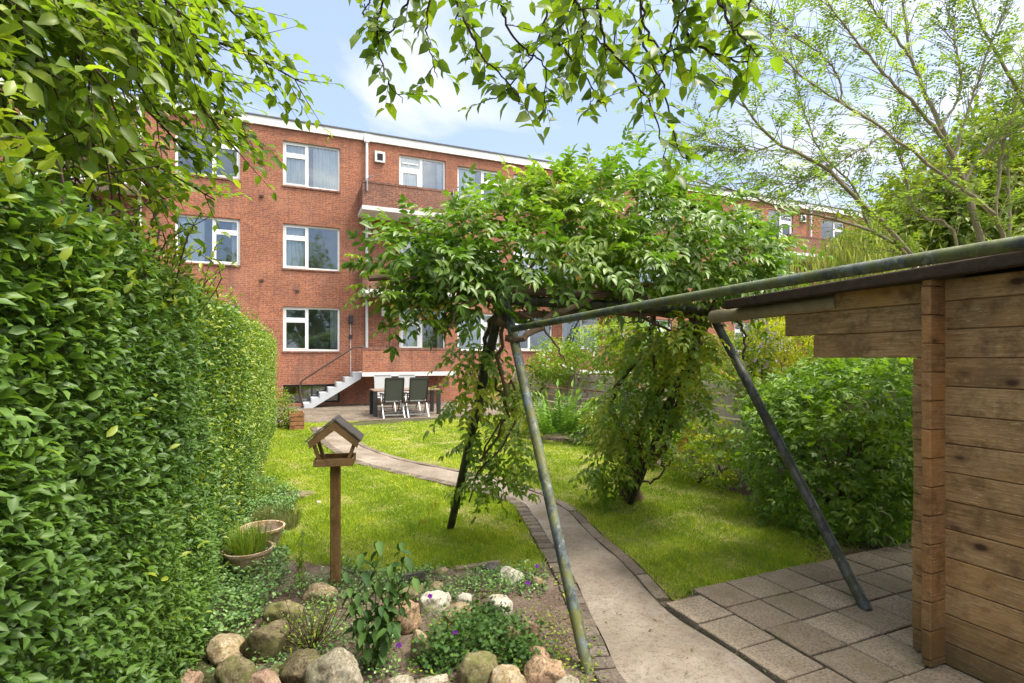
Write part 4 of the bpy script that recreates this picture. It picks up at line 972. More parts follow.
# ------------------------------------------------------------------ shrubs, fern, far trees
def shrub(name,label,cat,ells,n,size,mat,seed=1,tpl=OV,wr=.55,inner=.5,core=True,group=None,up=.5,rough=.22,stems=6,vbias=0,cs=2.):
    lo=np.mean([e[0] for e in ells],axis=0); base=np.array([lo[0],lo[1],0.0])
    t=thing(name,label,cat,base,0,group)
    P,Nn=blob(ells,n,inner,seed,rough); P[:,2]=np.maximum(P[:,2],.03); m=len(P)
    T=Nn*.8+rng.normal(size=(m,3))*.5+np.array([0,0,-.15]); N=np.array([0,0,up])+Nn*.8+rng.normal(size=(m,3))*.3
    L=rng.uniform(size[0],size[1],m); var=clump_var(P,cs,seed)*.5+.5*rng.random(m)+vbias
    leaves('foliage',P-base,T,N,L,L*wr,mat,t,tpl,var)
    b=MB()
    for i in range(stems):
        e=ells[i%len(ells)]; s0=base+np.array([random.gauss(0,.08),random.gauss(0,.08),0]); tip=np.array(e[0])+rv(1)[0]*np.array(e[1])*.8; tip[2]=max(tip[2],.15)
        c=smooth_curve([s0,(s0+tip)/2+rv(1)[0]*.06,tip],8); b.tube([p-base for p in c],[.022*(1-.7*k/7) for k in range(8)],5)
    b.build('stems',M['bark'],t)
    return t
def EG(px,py,d,rx,ry,rz): return (at(px,py,d),(rx,ry,rz))
# big dark shrub by the shed
BS=shrub('broad_shrub','large dark green shrub with lobed leaves between the lawn and the shed','shrub',
 [EG(820,450,5.5,.75,.75,.75),EG(870,440,5.2,.6,.7,.85),EG(790,445,5.8,.40,.55,.62),EG(835,398,5.9,.65,.7,.40),EG(880,390,5.8,.6,.7,.45),EG(785,410,6.3,.40,.5,.36),EG(780,480,5.6,.26,.35,.33),EG(840,505,5.0,.5,.45,.35),EG(890,510,4.9,.4,.4,.3),EG(960,430,5.8,.8,.8,.9),EG(800,505,5.3,.35,.35,.3)],2600,(.06,.10),M['L_dark'],2,LO,.95,.45,stems=14)
P,Nn=blob([EG(820,450,5.5,.75,.75,.75),EG(870,440,5.2,.6,.7,.85),EG(790,445,5.8,.40,.55,.62),EG(835,398,5.9,.65,.7,.40),EG(880,390,5.8,.6,.7,.45),EG(785,410,6.3,.40,.5,.36),EG(780,480,5.6,.26,.35,.33),EG(840,505,5.0,.5,.45,.35),EG(890,510,4.9,.4,.4,.3),EG(960,430,5.8,.8,.8,.9),EG(800,505,5.3,.35,.35,.3)],3600,.5,5,.22); P[:,2]=np.maximum(P[:,2],.05); m=len(P); b0=np.array(BS.location)
a_=pinnate(P,Nn*.9+rng.normal(size=(m,3))*.45,np.array([0,0,.6])+Nn*.8+rng.normal(size=(m,3))*.25,rng.uniform(.07,.11,m),2,rng.uniform(.06,.095,m),rng.uniform(.030,.045,m),.25,clump_var(P,2,1)*.5+.45*rng.random(m))
leaves('foliage',a_[0]-b0,*a_[1:5],M['L_dark'],BS,OV,a_[5])
shrub('bright_shrub','bright green leafy shrub rising behind the dark shrub under the shed eave','shrub',
 [EG(805,400,6.9,.5,.45,.42),EG(855,385,6.8,.65,.5,.5),EG(905,382,6.8,.6,.5,.5),EG(770,405,7.0,.35,.4,.36)],2600,(.07,.11),M['L_mid'],4,LO,.9,.55,vbias=.15)
shrub('golden_conifer','dense golden yellow conifer bush between the shed beam and the wisteria','conifer',
 [EG(785,362,7.9,.55,.5,.72),EG(800,346,7.9,.38,.4,.42),EG(765,350,7.9,.30,.4,.40)],6500,(.04,.07),M['L_gold'],6,DI,.4,.6,rough=.15,cs=5)
fl=shrub('flowering_shrub','shrub with pale pink blossoms next to the golden conifer','shrub',
 [EG(757,345,7.7,.26,.35,.42),EG(748,375,7.5,.3,.3,.4)],900,(.05,.08),M['L_mid'],7,OV,.5,.5)
P,Nn=blob([EG(757,345,7.6,.26,.35,.42)],85,.85,2); b0=np.array(fl.location); m=len(P); leaves('blossoms',P-b0,Nn+rv(m)*.7,rv(m)+Nn,.05,.045,M['pink'],fl,OV)
EU=shrub('euphorbia','low yellow green spurge clump with domed flower heads at the lawn edge','plant',
 [EG(690,455,6.9,.30,.35,.24),EG(720,470,6.6,.30,.3,.22),EG(735,445,6.9,.25,.3,.22),EG(705,435,7.3,.35,.35,.24),EG(680,470,7.0,.2,.25,.16)],2500,(.05,.085),M['L_yel'],3,OV,.3,.4,stems=3)
hp,hn2=[],[]
for (px,py,d) in [(690,452,6.75),(705,462,6.6),(720,458,6.5),(712,440,6.9),(735,440,6.8),(740,470,6.4),(680,470,6.8),(700,428,7.1),(725,425,7.0),(728,478,6.3),(695,440,6.8),(745,455,6.5)]:
    q,w_=blob([(at(px,py,d),(.085,.085,.06))],60,.8,px); k=w_[:,2]>-.2; hp.append(q[k]); hn2.append(w_[k])
hp=np.concatenate(hp); hn2=np.concatenate(hn2); b0=np.array(EU.location); leaves('blossoms',hp-b0,hn2+rv(len(hp))*.6,hn2+rv(len(hp))*.4,.04,.032,M['L_gold'],EU,OV)
shrub('euphorbia','yellow green spurge patch close beside the wisteria trunk','plant',
 [EG(675,425,7.8,.3,.3,.26),EG(660,445,7.9,.3,.3,.2)],1100,(.05,.085),M['L_yel'],9,OV,.3,.4,stems=3)
# beyond the lawn, middle distance
shrub('glossy_bush','dark leafy bush with drooping leaves right of the fern','shrub',
 [EG(592,420,10.2,.34,.4,.40),EG(612,425,9.6,.33,.4,.36),EG(585,435,10.0,.30,.3,.22)],1700,(.06,.10),M['L_dark'],14,OV,.45,.45)
ye=shrub('yellow_bush','tall light green bush before the building seen under the canopy','shrub',
 [EG(600,352,11.8,.8,.6,.62),EG(645,350,11.2,.7,.6,.62),EG(555,362,12.2,.6,.6,.5),EG(625,335,11.6,.5,.5,.4),EG(690,365,10.6,.6,.6,.6),EG(735,365,10.0,.6,.6,.6)],9000,(.06,.10),M['L_yel'],15,OV,.5,.5,vbias=-.1)
P,Nn=blob([EG(600,365,11.4,.6,.5,.35),EG(560,360,11.8,.4,.5,.3)],60,.9,2); b0=np.array(ye.location); m=len(P); leaves('blossoms',P-b0,Nn+rv(m)*.7,rv(m)+Nn,.07,.06,M['whitefl'],ye,OV)
shrub('small_bush','low green bush beside the terrace behind the leafy rear pole','shrub',
 [EG(530,385,12.2,.45,.45,.42),EG(500,395,12.6,.4,.4,.3),EG(545,370,12.4,.4,.4,.3)],1700,(.05,.08),M['L_mid'],16,OV,.5,.5,vbias=.12)
shrub('small_bush','rounded green bush left of the fern behind the front pole','shrub',
 [EG(528,425,11.2,.4,.35,.4),EG(505,425,11.6,.3,.3,.3)],1200,(.05,.08),M['L_mid'],17,OV,.5,.5)
shrub('terrace_bush','small loose bush between the hedge end and the wooden planter','shrub',
 [EG(284,410,12.6,.26,.25,.34),EG(290,420,12.3,.18,.2,.25),EG(280,398,12.8,.18,.2,.2)],900,(.045,.08),M['L_mid'],18,OV,.5,.4)
# fern
FB=G(557,442); FN=thing('fern','tall fresh green fern with arching fronds in front of the fence','fern',FB)
n=34; an=rng.uniform(0,2*np.pi,n); lean=rng.uniform(.15,.95,n); Ls=rng.uniform(.95,1.5,n)
D=np.stack([np.cos(an)*lean,np.sin(an)*lean,np.ones(n)],1); Bp=FB+np.stack([np.cos(an)*.1,np.sin(an)*.1,np.zeros(n)],1)
a_=pinnate(Bp,D,np.stack([-np.cos(an),-np.sin(an),np.full(n,.5)],1),Ls,18,.22,.065,.22,ang=1.2,taper=True)
leaves('fronds',a_[0]-FB,*a_[1:5],M['L_fern'],FN,DI,a_[5])
# far trees and plants on the right
def far_tree(name,label,base,h,ells,n,size,mat,seed,vb=0,group=None):
    base=np.array(base,float); t=thing(name,label,'tree',base,0,group)
    b=MB(); b.tube([p for p in smooth_curve([(0,0,0),(.1,0,h*.35),(0,.05,h*.7)],8)],[.22*(1-.6*k/7) for k in range(8)],8)
    for e in ells:
        tip=np.array(e[0])-base; b.tube(smooth_curve([(0,0,h*.35),(tip*.6+[0,0,h*.1]),tip],7),[.08*(1-.8*k/6) for k in range(7)],5)
    b.build('trunk',M['bark'],t,smooth=True)
    P,Nn=blob(ells,n,.35,seed,.28,.6); m=len(P); T=Nn+rng.normal(size=(m,3))*.6+[0,0,-.3]; N=np.array([0,0,.7])+Nn*.6+rng.normal(size=(m,3))*.4
    L=rng.uniform(size[0],size[1],m); leaves('crown',P-base,T,N,L,L*.6,mat,t,OV,clump_var(P,.9,seed)*.5+.5*rng.random(m)+vb)
GT='trees behind the shed'
far_tree('garden_tree','dark green broad leaved tree behind the pale barked tree at right',(9.4,11.5,0),5,[EG(950,190,12,1.3,1.2,.9),EG(1000,150,12,1.3,1.2,1.1),EG(900,225,12.5,1.0,1.0,.6),EG(1040,200,11.5,1.4,1.2,1.2),EG(985,230,11.5,1.2,1,.7),EG(870,250,12,.8,.8,.4)],9500,(.12,.20),M['L_mid'],21,.12,GT)
far_tree('garden_tree','lower dark tree just above the shed roof at the right edge',(11.5,14,0),4,[EG(920,210,15,1.3,1.2,.7),EG(1010,235,15,1.6,1.4,.9),EG(960,245,15,1.6,1.3,.8),EG(1060,150,15,1.8,1.4,1.8),EG(880,240,15.5,.9,.9,.5)],6000,(.14,.22),M['L_dark'],22,.1,GT)
for i,(bx,by,hh) in enumerate([(2.0,-13,12),(8.5,-15,14),(15,-17,13)]):
    far_tree('street_tree',['tree behind the viewpoint mirrored in the left windows','tall tree behind the viewpoint mirrored in the middle windows','tree behind the viewpoint mirrored in the right windows'][i],(bx,by,0),hh,[((bx,by,hh*.6),(2.6,2.2,hh*.36)),((bx+1.5,by,hh*.45),(1.8,1.6,hh*.25)),((bx-1.5,by,hh*.42),(1.8,1.6,hh*.25))],5000,(.25,.4),M['L_mid'],31+i,0)
# pale feathery shrub
FBs=np.array([5.9,9.3,0]); PF=thing('feathery_shrub','pale yellow green feathery upright shrub above the shed roof','shrub',FBs)
n=5200; cx=rng.normal(0,.62,n); cy=rng.normal(0,.45,n); z=rng.uniform(1.0,3.75,n)-.6*np.abs(cx)
P=np.stack([cx*.85,cy,z],1); leaves('foliage',P,np.stack([rng.normal(0,.18,n),rng.normal(0,.18,n),np.ones(n)],1),rv(n),rng.uniform(.14,.34,n),.022,M['L_pale'],PF,DI)
b=MB()
for i in range(22): 
    x_,y_=random.gauss(0,.45),random.gauss(0,.35); b.tube([(x_*.3,y_*.3,0),(x_*.8,y_*.8,1.6),(x_,y_,3.0)],[.014,.011,.005],5)
b.build('stems',M['palebark'],PF)

# ------------------------------------------------------------------ rocks
STN={'moss':stone_mat('mossy stone',(0.105,0.087,0.044),(0.176,0.145,0.081),(0.246,0.207,0.124),.75),'grey':stone_mat('grey granite',(0.176,0.149,0.106),(0.264,0.228,0.168),(0.351,0.311,0.234),.25,.2),
 'pink':stone_mat('pinkish stone',(0.228,0.142,0.095),(0.316,0.207,0.146),(0.395,0.282,0.205),.15),'brown':stone_mat('brown stone',(0.074,0.059,0.037),(0.132,0.104,0.062),(0.193,0.157,0.099),.5),
 'orange':stone_mat('orange stone',(.20,.125,.075),(.29,.19,.12),(.38,.27,.18),.15),
 'white':stone_mat('pale lichened stone',(0.264,0.232,0.176),(0.422,0.382,0.300),(0.544,0.498,0.410),.25,.6),
 'tan':stone_mat('tan stone',(0.193,0.137,0.073),(0.290,0.216,0.121),(0.368,0.287,0.172),.2,.15),'slate':stone_mat('dark slate stone',(0.052,0.050,0.043),(0.088,0.083,0.072),(0.132,0.124,0.110),.2)}
def rock(px,pyb,w,h,col,label,seed,sh=.75,rz=0.,lump=.22):
    p=G(px,pyb); d=p[1]; W=w/F*d*.90; Hh=h/F*d*.92
    bm=bmesh.new(); bmesh.ops.create_icosphere(bm,subdivisions=4,radius=1.0)
    o=Vector((seed*3.1,seed*1.7,seed*.9))
    for v in bm.verts:
        n=v.co.normalized(); q=n*1.0
        # flattened facets plus lumps
        k=1+lump*mnoise.noise(n*1.3+o)+lump*.55*mnoise.noise(n*2.9+o)+.05*mnoise.noise(n*7+o)+.02*mnoise.noise(n*16+o)
        q=Vector((math.copysign(abs(n.x)**.85,n.x),math.copysign(abs(n.y)**.85,n.y),math.copysign(abs(n.z)**.8,n.z)))*k
        v.co=Vector((q.x*W/2,q.y*W/2*sh,q.z*Hh/2*1.15))
        v.co=Matrix.Rotation(rz,3,'Z')@v.co
    rr=random.Random(seed*77)
    for q in range(9):
        n_=Vector((rr.gauss(0,1)/W,rr.gauss(0,1)/W,rr.gauss(.3,1)/Hh)).normalized(); ex=max(v.co.dot(n_) for v in bm.verts); hh=ex*rr.uniform(.70,.93)
        for v in bm.verts:
            e_=v.co.dot(n_)-hh
            if e_>0: v.co-=n_*e_*.86
    for v in bm.verts: v.co+=v.co.normalized()*W*.03*(mnoise.noise(v.co*(9/W)+o)+.5*mnoise.noise(v.co*(22/W)+o))
    for f in bm.faces: f.smooth=True
    me=bpy.data.meshes.new('rock'); bm.to_mesh(me); bm.free(); me.materials.append(STN[col])
    o_=bpy.data.objects.new('rock',me); o_.location=(p[0],p[1]+W*sh*.35,Hh*.30); o_.rotation_euler=(random.uniform(-.12,.12),random.uniform(-.15,.15),0)
    link(o_); tag(o_,label,'rock','rocks edging the flower bed'); return o_
RK=[(184,690,32,16,'pink','flat pinkish grey stone leftmost of the front row of rocks'),
(231,692,48,34,'moss','moss covered boulder between the flat pink stone and the small round pink rock'),
(259,698,38,24,'pink','rounded pink rock at the bottom edge right of the mossy boulder'),
(221,664,46,24,'tan','long lichen speckled stone sloping up behind the mossy boulder'),
(262,662,54,44,'brown','large dark brown angular boulder behind the front row of rocks'),
(278,632,46,34,'moss','mossy greenish rock just above the dark angular boulder'),
(296,688,62,34,'brown','low brown mossy rock left of the big grey granite boulder'),
(330,700,60,50,'grey','big smooth grey granite boulder in the front row'),
(272,684,26,18,'moss','small mossy stone tucked behind the round pink rock'),
(318,606,40,22,'tan','beige rock at the foot of the bird house post'),
(399,634,46,38,'orange','hollow orange brown rock behind the bare soil patch'),
(434,618,38,28,'white','white lichened rock beside the orange hollow rock, larger of the adjoining white pair'),
(464,610,20,18,'white','small white stone touching the right side of the larger white rock'),
(458,626,34,24,'tan','tan rock directly below the pair of white rocks'),
(421,662,24,36,'tan','upright greyish tan stone left of the purple geranium'),
(499,618,30,26,'white','white patched rock above the geranium, right of the tan rock'),
(510,584,30,16,'white','pale lichened flat stone near the path edge at the back of the bed'),
(539,587,17,10,'tan','small tan stone close to the brick path edging'),
(494,574,24,9,'slate','flat dark slate stone at the back of the flower bed'),
(511,647,26,28,'orange','rust orange rock right of the geranium'),
(529,641,24,20,'orange','orange tan rock right behind the rust orange rock'),
(543,690,50,28,'orange','broad orange brown slab rock at the front right of the bed'),
(478,692,48,40,'moss','tall mossy tan rock in the front row below the geranium'),
(507,700,44,36,'tan','rounded tan boulder next to the tall mossy tan rock'),
(400,694,32,16,'grey','low pale grey rock, left of the two low front ones right of the granite boulder'),
(430,696,38,18,'grey','low pale grey rock, right of the two low front ones right of the granite boulder'),
(568,696,28,20,'grey','small grey stone beside the foot of the front swing pole'),
(441,576,15,9,'tan','small beige stone behind the slate board'),
(435,592,16,9,'tan','small beige stone in front of the slate board'),
(410,602,32,18,'moss','mossy stone just below the slate board'),
(540,668,24,22,'orange','rust coloured stone on the soil behind the broad orange slab'),
(447,700,24,16,'brown','dark brown stone wedged in front of the tall mossy tan rock'),
(360,704,22,20,'tan','tan stone squeezed right of the big granite boulder'),
(298,499,34,7,'moss','flat mossy stone in the lawn corner near the hedge'),
(318,505,6,5,'white','white pebble on the lawn beside the bird house post')]
for i,r in enumerate(RK): rock(r[0],r[1],r[2],r[3],r[4],r[5],i+1,rz=random.uniform(-.5,.5),sh=random.uniform(.65,.9))
# slate board set on edge
b=MB(); p=G(392,590); q=G(425,586); b.bar(p+[0,0,.05],q+[0,0,.06],.02,.10); tag(b.build('slate_board',STN['slate'],bevel=.004),'dark slate board standing on edge among the bed rocks','edging')
b=MB(); p=G(455,572); q=G(500,565); b.bar(p+[0,0,.012],q+[0,0,.012],.05,.05); tag(b.build('edging_board',M['fence'],bevel=.006),'low weathered edging plank between lawn and flower bed','edging')

# ------------------------------------------------------------------ pots
def pot(loc,r,h,label):
    t=thing('plant_pot',label,'plant pot',loc,0,'terracotta pots by the hedge'); b=MB()
    b.lathe([(0,0),(r*.62,0),(r*.66,.02),(r*.86,h*.6),(r*.93,h*.84),(r*1.0,h*.86),(r*1.02,h*.98),(r*.97,h),(r*.92,h*.98),(r*.88,h*.80),(r*.86,h*.72)],32); b.build('bowl',M['terracotta'],t,smooth=True)
    b=MB(); b.lathe([(r*.875,h*.78),(r*.5,h*.80),(0,h*.82)],24,wob=.0); b.build('potting_soil',M['soil'],t); return t
p1=G(248,570); pot(p1,.182,.175,'front terracotta bowl planted with chives beside the hedge')
p2=G(252,553)+np.array([.03,.12,0]); pot(p2,.182,.19,'rear terracotta bowl with pale rim close behind the chives bowl')
def tuft(name,label,cat,base,n,rad,hm,lean,w,mat,tpl=BL,zoff=0):
    base=np.array(base,float); t=thing(name,label,cat,base); an=rng.uniform(0,2*np.pi,n); r=rad*np.sqrt(rng.random(n)); ln_=rng.uniform(0,lean,n)
    P=np.stack([np.cos(an)*r,np.sin(an)*r,np.full(n,zoff)],1); T=np.stack([np.cos(an)*ln_+rng.normal(0,.12,n),np.sin(an)*ln_+rng.normal(0,.12,n),np.ones(n)],1); N=np.stack([-np.cos(an),-np.sin(an),np.full(n,.3)],1)
    leaves('blades',P,T,N,rng.uniform(.5,1,n)*hm,w,mat,t,tpl); return t
tuft('chives','tuft of fine green chives growing in the front terracotta bowl','plant',p1+[0,0,.135],520,.13,.26,1.1,.006,M['L_chive'])
tuft('lavender','grey green spiky cushion plant behind the terracotta bowls','plant',G(275,528),1100,.22,.22,.6,.007,M['L_lav'])
tuft('grass_clump','clump of long grass behind the cushion plant near the hedge','plant',G(258,500),400,.2,.25,.7,.007,M['L_mid'])
# broad leaved plant beside the hedge
BB=G(196,655); BP=thing('broad_leaf_plant','plant with upright broad lance leaves at the hedge foot','plant',BB)
n=9; an=rng.uniform(0,2*np.pi,n); leaves('leaf_rosette',np.zeros((n,3))+[0,0,.02],np.stack([np.cos(an)*.6,np.sin(an)*.6,np.ones(n)],1),np.stack([-np.cos(an),-np.sin(an),np.full(n,.6)],1),rng.uniform(.16,.28,n),.075,M['L_broad'],BP,OV)
# tall balsam in the bed
def stem_plant(name,label,base,stems,mat,lsz,cat='plant'):
    base=np.array(base,float); t=thing(name,label,cat,base); b=MB(); lp,lt,ln=[],[],[]
    for (dx,dy,h) in stems:
        c=smooth_curve([(0+dx*.2,dy*.2,0),(dx*.6,dy*.6,h*.55),(dx,dy,h)],12); b.tube(c,[.006*(1-.6*k/11) for k in range(12)],6)
        for k in range(3,12):
            for sg in (0,1):
                an=k*1.6+sg*math.pi+random.uniform(-.4,.4); lp.append(c[k]); lt.append((math.cos(an)*.8,math.sin(an)*.8,random.uniform(-1.1,.0))); ln.append((math.cos(an)*.4,math.sin(an)*.4-.15,.9))
    b.build('stems',M['L_chive'],t); n=len(lp); L=rng.uniform(lsz[0],lsz[1],n); leaves('foliage',np.array(lp),np.array(lt),np.array(ln),L,L*.56,mat,t,OV); return t
stem_plant('leafy_perennial','tall leafy plant with drooping pointed leaves among the bed rocks',G(372,668),[(-.06,.03,.60),(.02,.05,.66),(.10,.0,.55),(.17,.04,.58),(-.14,-.02,.52),(.06,-.06,.36),(.12,-.1,.28),(.21,.05,.46),(-.06,-.05,.42),(.14,.08,.64)],M['L_broad'],(.045,.10))
stem_plant('spindly_plant','thin upright weed standing on the lawn left of the bird house',G(302,590),[(0,0,.42),(-.05,.02,.24)],M['L_mid'],(.03,.06))
# twiggy woody plant
TB=G(312,652); TP=thing('twiggy_plant','low twiggy woody plant with small leaves behind the granite boulder','plant',TB); b=MB(); lp=[]
for i in range(60):
    an=random.uniform(0,6.28); l=random.uniform(.12,.34); tip=np.array([math.cos(an)*l*.8,math.sin(an)*l*.6,random.uniform(.08,.30)]); c=smooth_curve([(0,0,0),tip*.5+rv(1)[0]*.02,tip],6); b.tube(c,[.003]*3+[.002]*3,4,cap=False); lp+=c[2:]
b.build('stems',M['bark'],TP); lp=np.array(lp); n=len(lp); leaves('foliage',lp,rv(n)+[0,0,.3],rv(n)*.5+[0,0,1],rng.uniform(.015,.035,n),.014,M['L_mid'],TP,OV)
# geranium with purple flowers
GBs=G(462,664); GE=thing('geranium','fine leaved geranium mound with purple flowers among the bed rocks','plant',GBs)
P,Nn=blob([(GBs+[-.02,.08,.08],(.22,.24,.15)),(GBs+[.22,.12,.08],(.2,.22,.12)),(GBs+[-.14,-.02,.06],(.14,.16,.11)),(GBs+[.34,.0,.05],(.14,.14,.09)),(GBs+[.1,.4,.05],(.2,.2,.09))],3400,.2,4,.3,.3); m=len(P); P[:,2]=np.maximum(P[:,2],.02)
leaves('foliage',P-GBs,rv(m)+Nn*.5,rv(m)*.5+[0,0,1],rng.uniform(.014,.028,m),.022,M['L_broad'],GE,LO,.2+.7*rng.random(m))
def flower(p,r=.02):
    an=np.arange(5)*2*np.pi/5+random.random(); return np.repeat(np.array([p]),5,0),np.stack([np.cos(an),np.full(5,-.5)*.3,np.sin(an)],1),np.repeat(np.array([[0,-1,.4]]),5,0)
fs=[flower(q) for q in (at(455,632,2.86),at(399,645,2.85),at(528,583,3.7),at(430,596,3.3),at(537,566,3.95))]
b=MB()
P=np.concatenate([f[0] for f in fs]); leaves('blossoms',P-GBs,np.concatenate([f[1] for f in fs]),np.concatenate([f[2] for f in fs]),.017,.018,M['purple'],GE,OV)
for f in fs[:2]: b.tube([np.array([f[0][0][0]-GBs[0]+.02,f[0][0][1]-GBs[1]+.02,.02]),f[0][0]-GBs],.0022,4)
b.build('stems',M['L_chive'],GE)
# ground cover
def cover(name,poly,n,size,mat,hz=.05,tpl=OV,wr=.7,flat=.4):
    poly=np.array([p[:2] for p in poly]); lo=poly.min(0); hi=poly.max(0); p=np.zeros((0,2))
    while len(p)<n:
        q=lo+(hi-lo)*rng.random((n*3,2)); q=q[in_poly(q,poly)]; dn=.5+.5*np.sin(q[:,0]*6+1)*np.sin(q[:,1]*5)+.4*rng.random(len(q)); p=np.concatenate([p,q[dn>.38]])
    p=p[:n]; P=np.column_stack([p,.012+hz*rng.random(n)*(1+.6*np.sin(p[:,0]*9)*np.sin(p[:,1]*8))]); T=np.column_stack([rng.normal(size=(n,2)),rng.normal(0,flat,n)]); N=np.column_stack([rng.normal(0,.35,(n,2)),np.ones(n)])
    L=rng.uniform(size[0],size[1],n); return tag(leaves(name,P,T,N,L,L*wr,mat,None,tpl),kind='stuff')
cover('ground_cover',[hface(1.2),hface(6.5),G(262,480),G(300,498),G(284,530),G(290,575),G(262,620),G(215,650),G(180,683),(-.9,1.6)],9000,(.016,.038),M['L_cover'],.11)
cover('ground_cover',[G(270,600),G(330,566),G(400,574),G(470,568),G(548,575),G(545,600),G(480,600),G(420,606),G(330,600)],3600,(.013,.030),M['L_cover'],.07)
cover('weeds',[G(400,690),G(420,610),G(500,600),G(560,620),G(590,690)],1500,(.010,.024),M['L_mid'],.06)
cover('weeds',[G(566,610),G(548,570),G(556,570),G(600,650),G(610,690),G(590,690)],260,(.010,.028),M['L_mid'],.03)
n=520; ii=rng.integers(0,9,n); jj=rng.integers(0,8,n); alongu=rng.random(n)<.5; t_=rng.random(n)*pz
q=np.where(alongu[:,None],O+np.outer(ii*pz+t_,U)-np.outer(jj*pz-.10,A),O+np.outer(ii*pz,U)-np.outer(jj*pz-.10+t_,A)); q=q+rng.normal(size=(n,3))*.006; q[:,2]=.028
keep=np.sin(q[:,0]*7)*np.sin(q[:,1]*5+1)>.1; q=q[keep]; n=len(q); tag(leaves('joint_moss',q,np.column_stack([rng.normal(size=(n,2)),rng.uniform(.2,1,n)]),np.column_stack([rng.normal(0,.4,(n,2)),np.ones(n)]),rng.uniform(.008,.022,n),.009,M['L_mid'],None,OV),kind='stuff')
cover('leaf_litter',[O,O+U*2.2,O+U*2.2-A*1.6,O-A*1.6],60,(.008,.02),M['L_litter'],.012,wr=.6,flat=.1)
cover('weeds',lawn1,900,(.012,.028),M['L_mid'],.03)
cover('weeds',lawn2,900,(.012,.028),M['L_mid'],.03)
cover('leaf_litter',lawn1,160,(.012,.03),M['L_litter'],.03,wr=.6,flat=.2)
cover('weeds',[G(190,683),G(250,640),G(330,600),G(400,610),G(400,690)],2200,(.010,.026),M['L_cover'],.08)
cover('leaf_litter',[G(740,500),G(800,512),O+U*2.7+A*.3,O+U*3.6+A*.2,O+U*1.6+A*.14],900,(.02,.045),M['L_litter'],.012,wr=.6,flat=.1)
cover('leaf_litter',[G(560,505),G(660,600),G(690,598),G(600,520)],130,(.012,.03),M['L_litter'],.012,wr=.6,flat=.1)
cover('leaf_litter',[G(380,690),G(400,620),G(570,590),G(600,690)],420,(.008,.022),M['L_litter'],.01,wr=.7,flat=.1)
cover('leaf_litter',[G(640,683),G(580,600),G(640,600),G(735,683)],34,(.012,.028),M['L_litter'],.03,wr=.6,flat=.1)

# wooden crate planter by the hedge end
CP=G(297,430); CR=thing('wooden_planter','small slatted orange wood planter beside the hedge end','planter',CP,ROT); b=MB()
for k in range(4):
    z=.02+k*.10
    b.box(-.13,.13,-.14,-.12,z,z+.085,random.random()); b.box(-.13,.13,.32,.34,z,z+.085,random.random()); b.box(-.155,-.132,-.14,.34,z,z+.085,random.random()); b.box(.132,.155,-.14,.34,z,z+.085,random.random())
b.build('slats',M['crate'],CR); b=MB(); b.box(-.12,.12,-.115,.315,.02,.34); b.build('planter_soil',M['soil'],CR)

# ------------------------------------------------------------------ sky, sun, camera
SUN_EL=R(65); SUN_AZ=R(102)   # compass style: from +Y towards +X
w=bpy.data.worlds.new('World'); S.world=w; w.use_nodes=True; nt=w.node_tree; nt.nodes.clear()
out=nt.nodes.new('ShaderNodeOutputWorld'); bg=nt.nodes.new('ShaderNodeBackground'); sky=nt.nodes.new('ShaderNodeTexSky'); sky.sky_type='NISHITA'; sky.sun_disc=False
sky.sun_elevation=SUN_EL; sky.sun_rotation=SUN_AZ; sky.air_density=1.0; sky.dust_density=1.2; sky.ozone_density=1.0
tc=nt.nodes.new('ShaderNodeTexCoord'); sp=nt.nodes.new('ShaderNodeSeparateXYZ'); nt.links.new(tc.outputs['Generated'],sp.inputs[0])
def mth(op,a,b):
    n=nt.nodes.new('ShaderNodeMath'); n.operation=op
    for i,v in enumerate((a,b)):
        if isinstance(v,bpy.types.NodeSocket): nt.links.new(v,n.inputs[i])
        else: n.inputs[i].default_value=v
    return n.outputs[0]
zz=mth('ADD',mth('MAXIMUM',sp.outputs[2],0.0),.22); cb=nt.nodes.new('ShaderNodeCombineXYZ'); nt.links.new(mth('DIVIDE',sp.outputs[0],zz),cb.inputs[0]); nt.links.new(mth('DIVIDE',sp.outputs[1],zz),cb.inputs[1])
nz=nt.nodes.new('ShaderNodeTexNoise'); nt.links.new(cb.outputs[0],nz.inputs['Vector']); nz.inputs['Scale'].default_value=1.5; nz.inputs['Detail'].default_value=7; nz.inputs['Roughness'].default_value=.52; nz.inputs['Distortion'].default_value=.5
rp=nt.nodes.new('ShaderNodeValToRGB'); nt.links.new(nz.outputs['Fac'],rp.inputs[0]); rp.color_ramp.elements[0].position=.47; rp.color_ramp.elements[0].color=(.12,.12,.12,1); rp.color_ramp.elements[1].position=.63; rp.color_ramp.elements[1].color=(.92,.92,.92,1)
mx=nt.nodes.new('ShaderNodeMix'); mx.data_type='RGBA'; nt.links.new(rp.outputs[0],mx.inputs[0]); b0=nt.nodes.new('ShaderNodeMix'); b0.data_type='RGBA'; b0.inputs[0].default_value=.82; nt.links.new(sky.outputs[0],b0.inputs[6]); b0.inputs[7].default_value=(.58,.78,1.22,1); nt.links.new(b0.outputs[2],mx.inputs[6]); mx.inputs[7].default_value=(5.2,5.2,5.25,1)
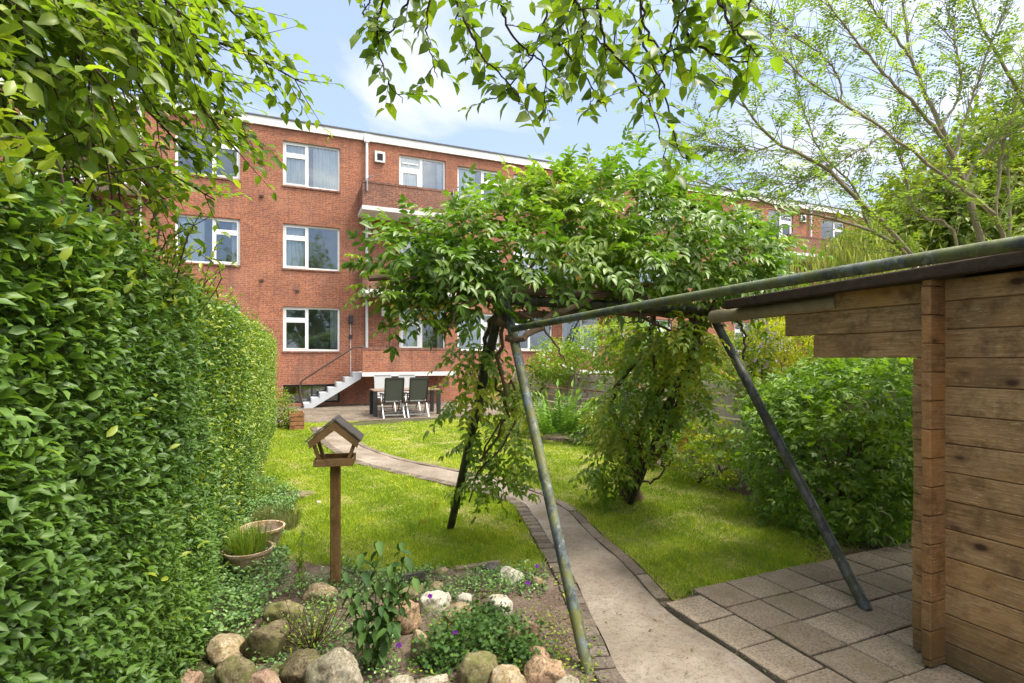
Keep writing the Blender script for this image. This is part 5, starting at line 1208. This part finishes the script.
# thin cloud: dim over the north, glaring white round the sun
dt=nt.nodes.new('ShaderNodeVectorMath'); dt.operation='DOT_PRODUCT'; nt.links.new(tc.outputs['Generated'],dt.inputs[0]); dt.inputs[1].default_value=(math.sin(SUN_AZ)*math.cos(SUN_EL),math.cos(SUN_AZ)*math.cos(SUN_EL),math.sin(SUN_EL))
gr=nt.nodes.new('ShaderNodeMapRange'); nt.links.new(dt.outputs['Value'],gr.inputs[0]); gr.inputs[1].default_value=.46; gr.inputs[2].default_value=.97
cm_=nt.nodes.new('ShaderNodeMix'); cm_.data_type='RGBA'; nt.links.new(gr.outputs[0],cm_.inputs[0]); cm_.inputs[6].default_value=(1.75,1.77,1.86,1); cm_.inputs[7].default_value=(14.5,13.7,12.4,1)
nt.links.new(cm_.outputs[2],mx.inputs[7])
nt.links.new(mth('MAXIMUM',rp.outputs[0],mth('MULTIPLY',gr.outputs[0],.85)),mx.inputs[0])
nt.links.new(mx.outputs[2],bg.inputs[0]); bg.inputs[1].default_value=.15; nt.links.new(bg.outputs[0],out.inputs[0])
sl=bpy.data.lights.new('Sun','SUN'); sl.energy=1.2; sl.angle=R(9); sl.color=(1,.93,.82); so=bpy.data.objects.new('Sun',sl); link(so)
sd=Vector((math.sin(SUN_AZ)*math.cos(SUN_EL),math.cos(SUN_AZ)*math.cos(SUN_EL),math.sin(SUN_EL))); so.rotation_euler=(-sd).to_track_quat('-Z','Y').to_euler()
cd=bpy.data.cameras.new('Camera'); co=bpy.data.objects.new('Camera',cd); link(co); co.location=(0,0,CH); co.rotation_euler=(R(90),0,0)
cd.sensor_width=36; cd.lens=F/1024*36; cd.shift_y=(HZ-341.5)/1024; cd.clip_start=.05; cd.clip_end=1500; S.camera=co
S.render.engine='CYCLES'
S.view_settings.view_transform='Standard'; S.view_settings.look='None'; S.view_settings.exposure=2.2; S.view_settings.gamma=1
S.render.resolution_x=1024; S.render.resolution_y=683
S.cycles.max_bounces=8; S.cycles.transparent_max_bounces=12
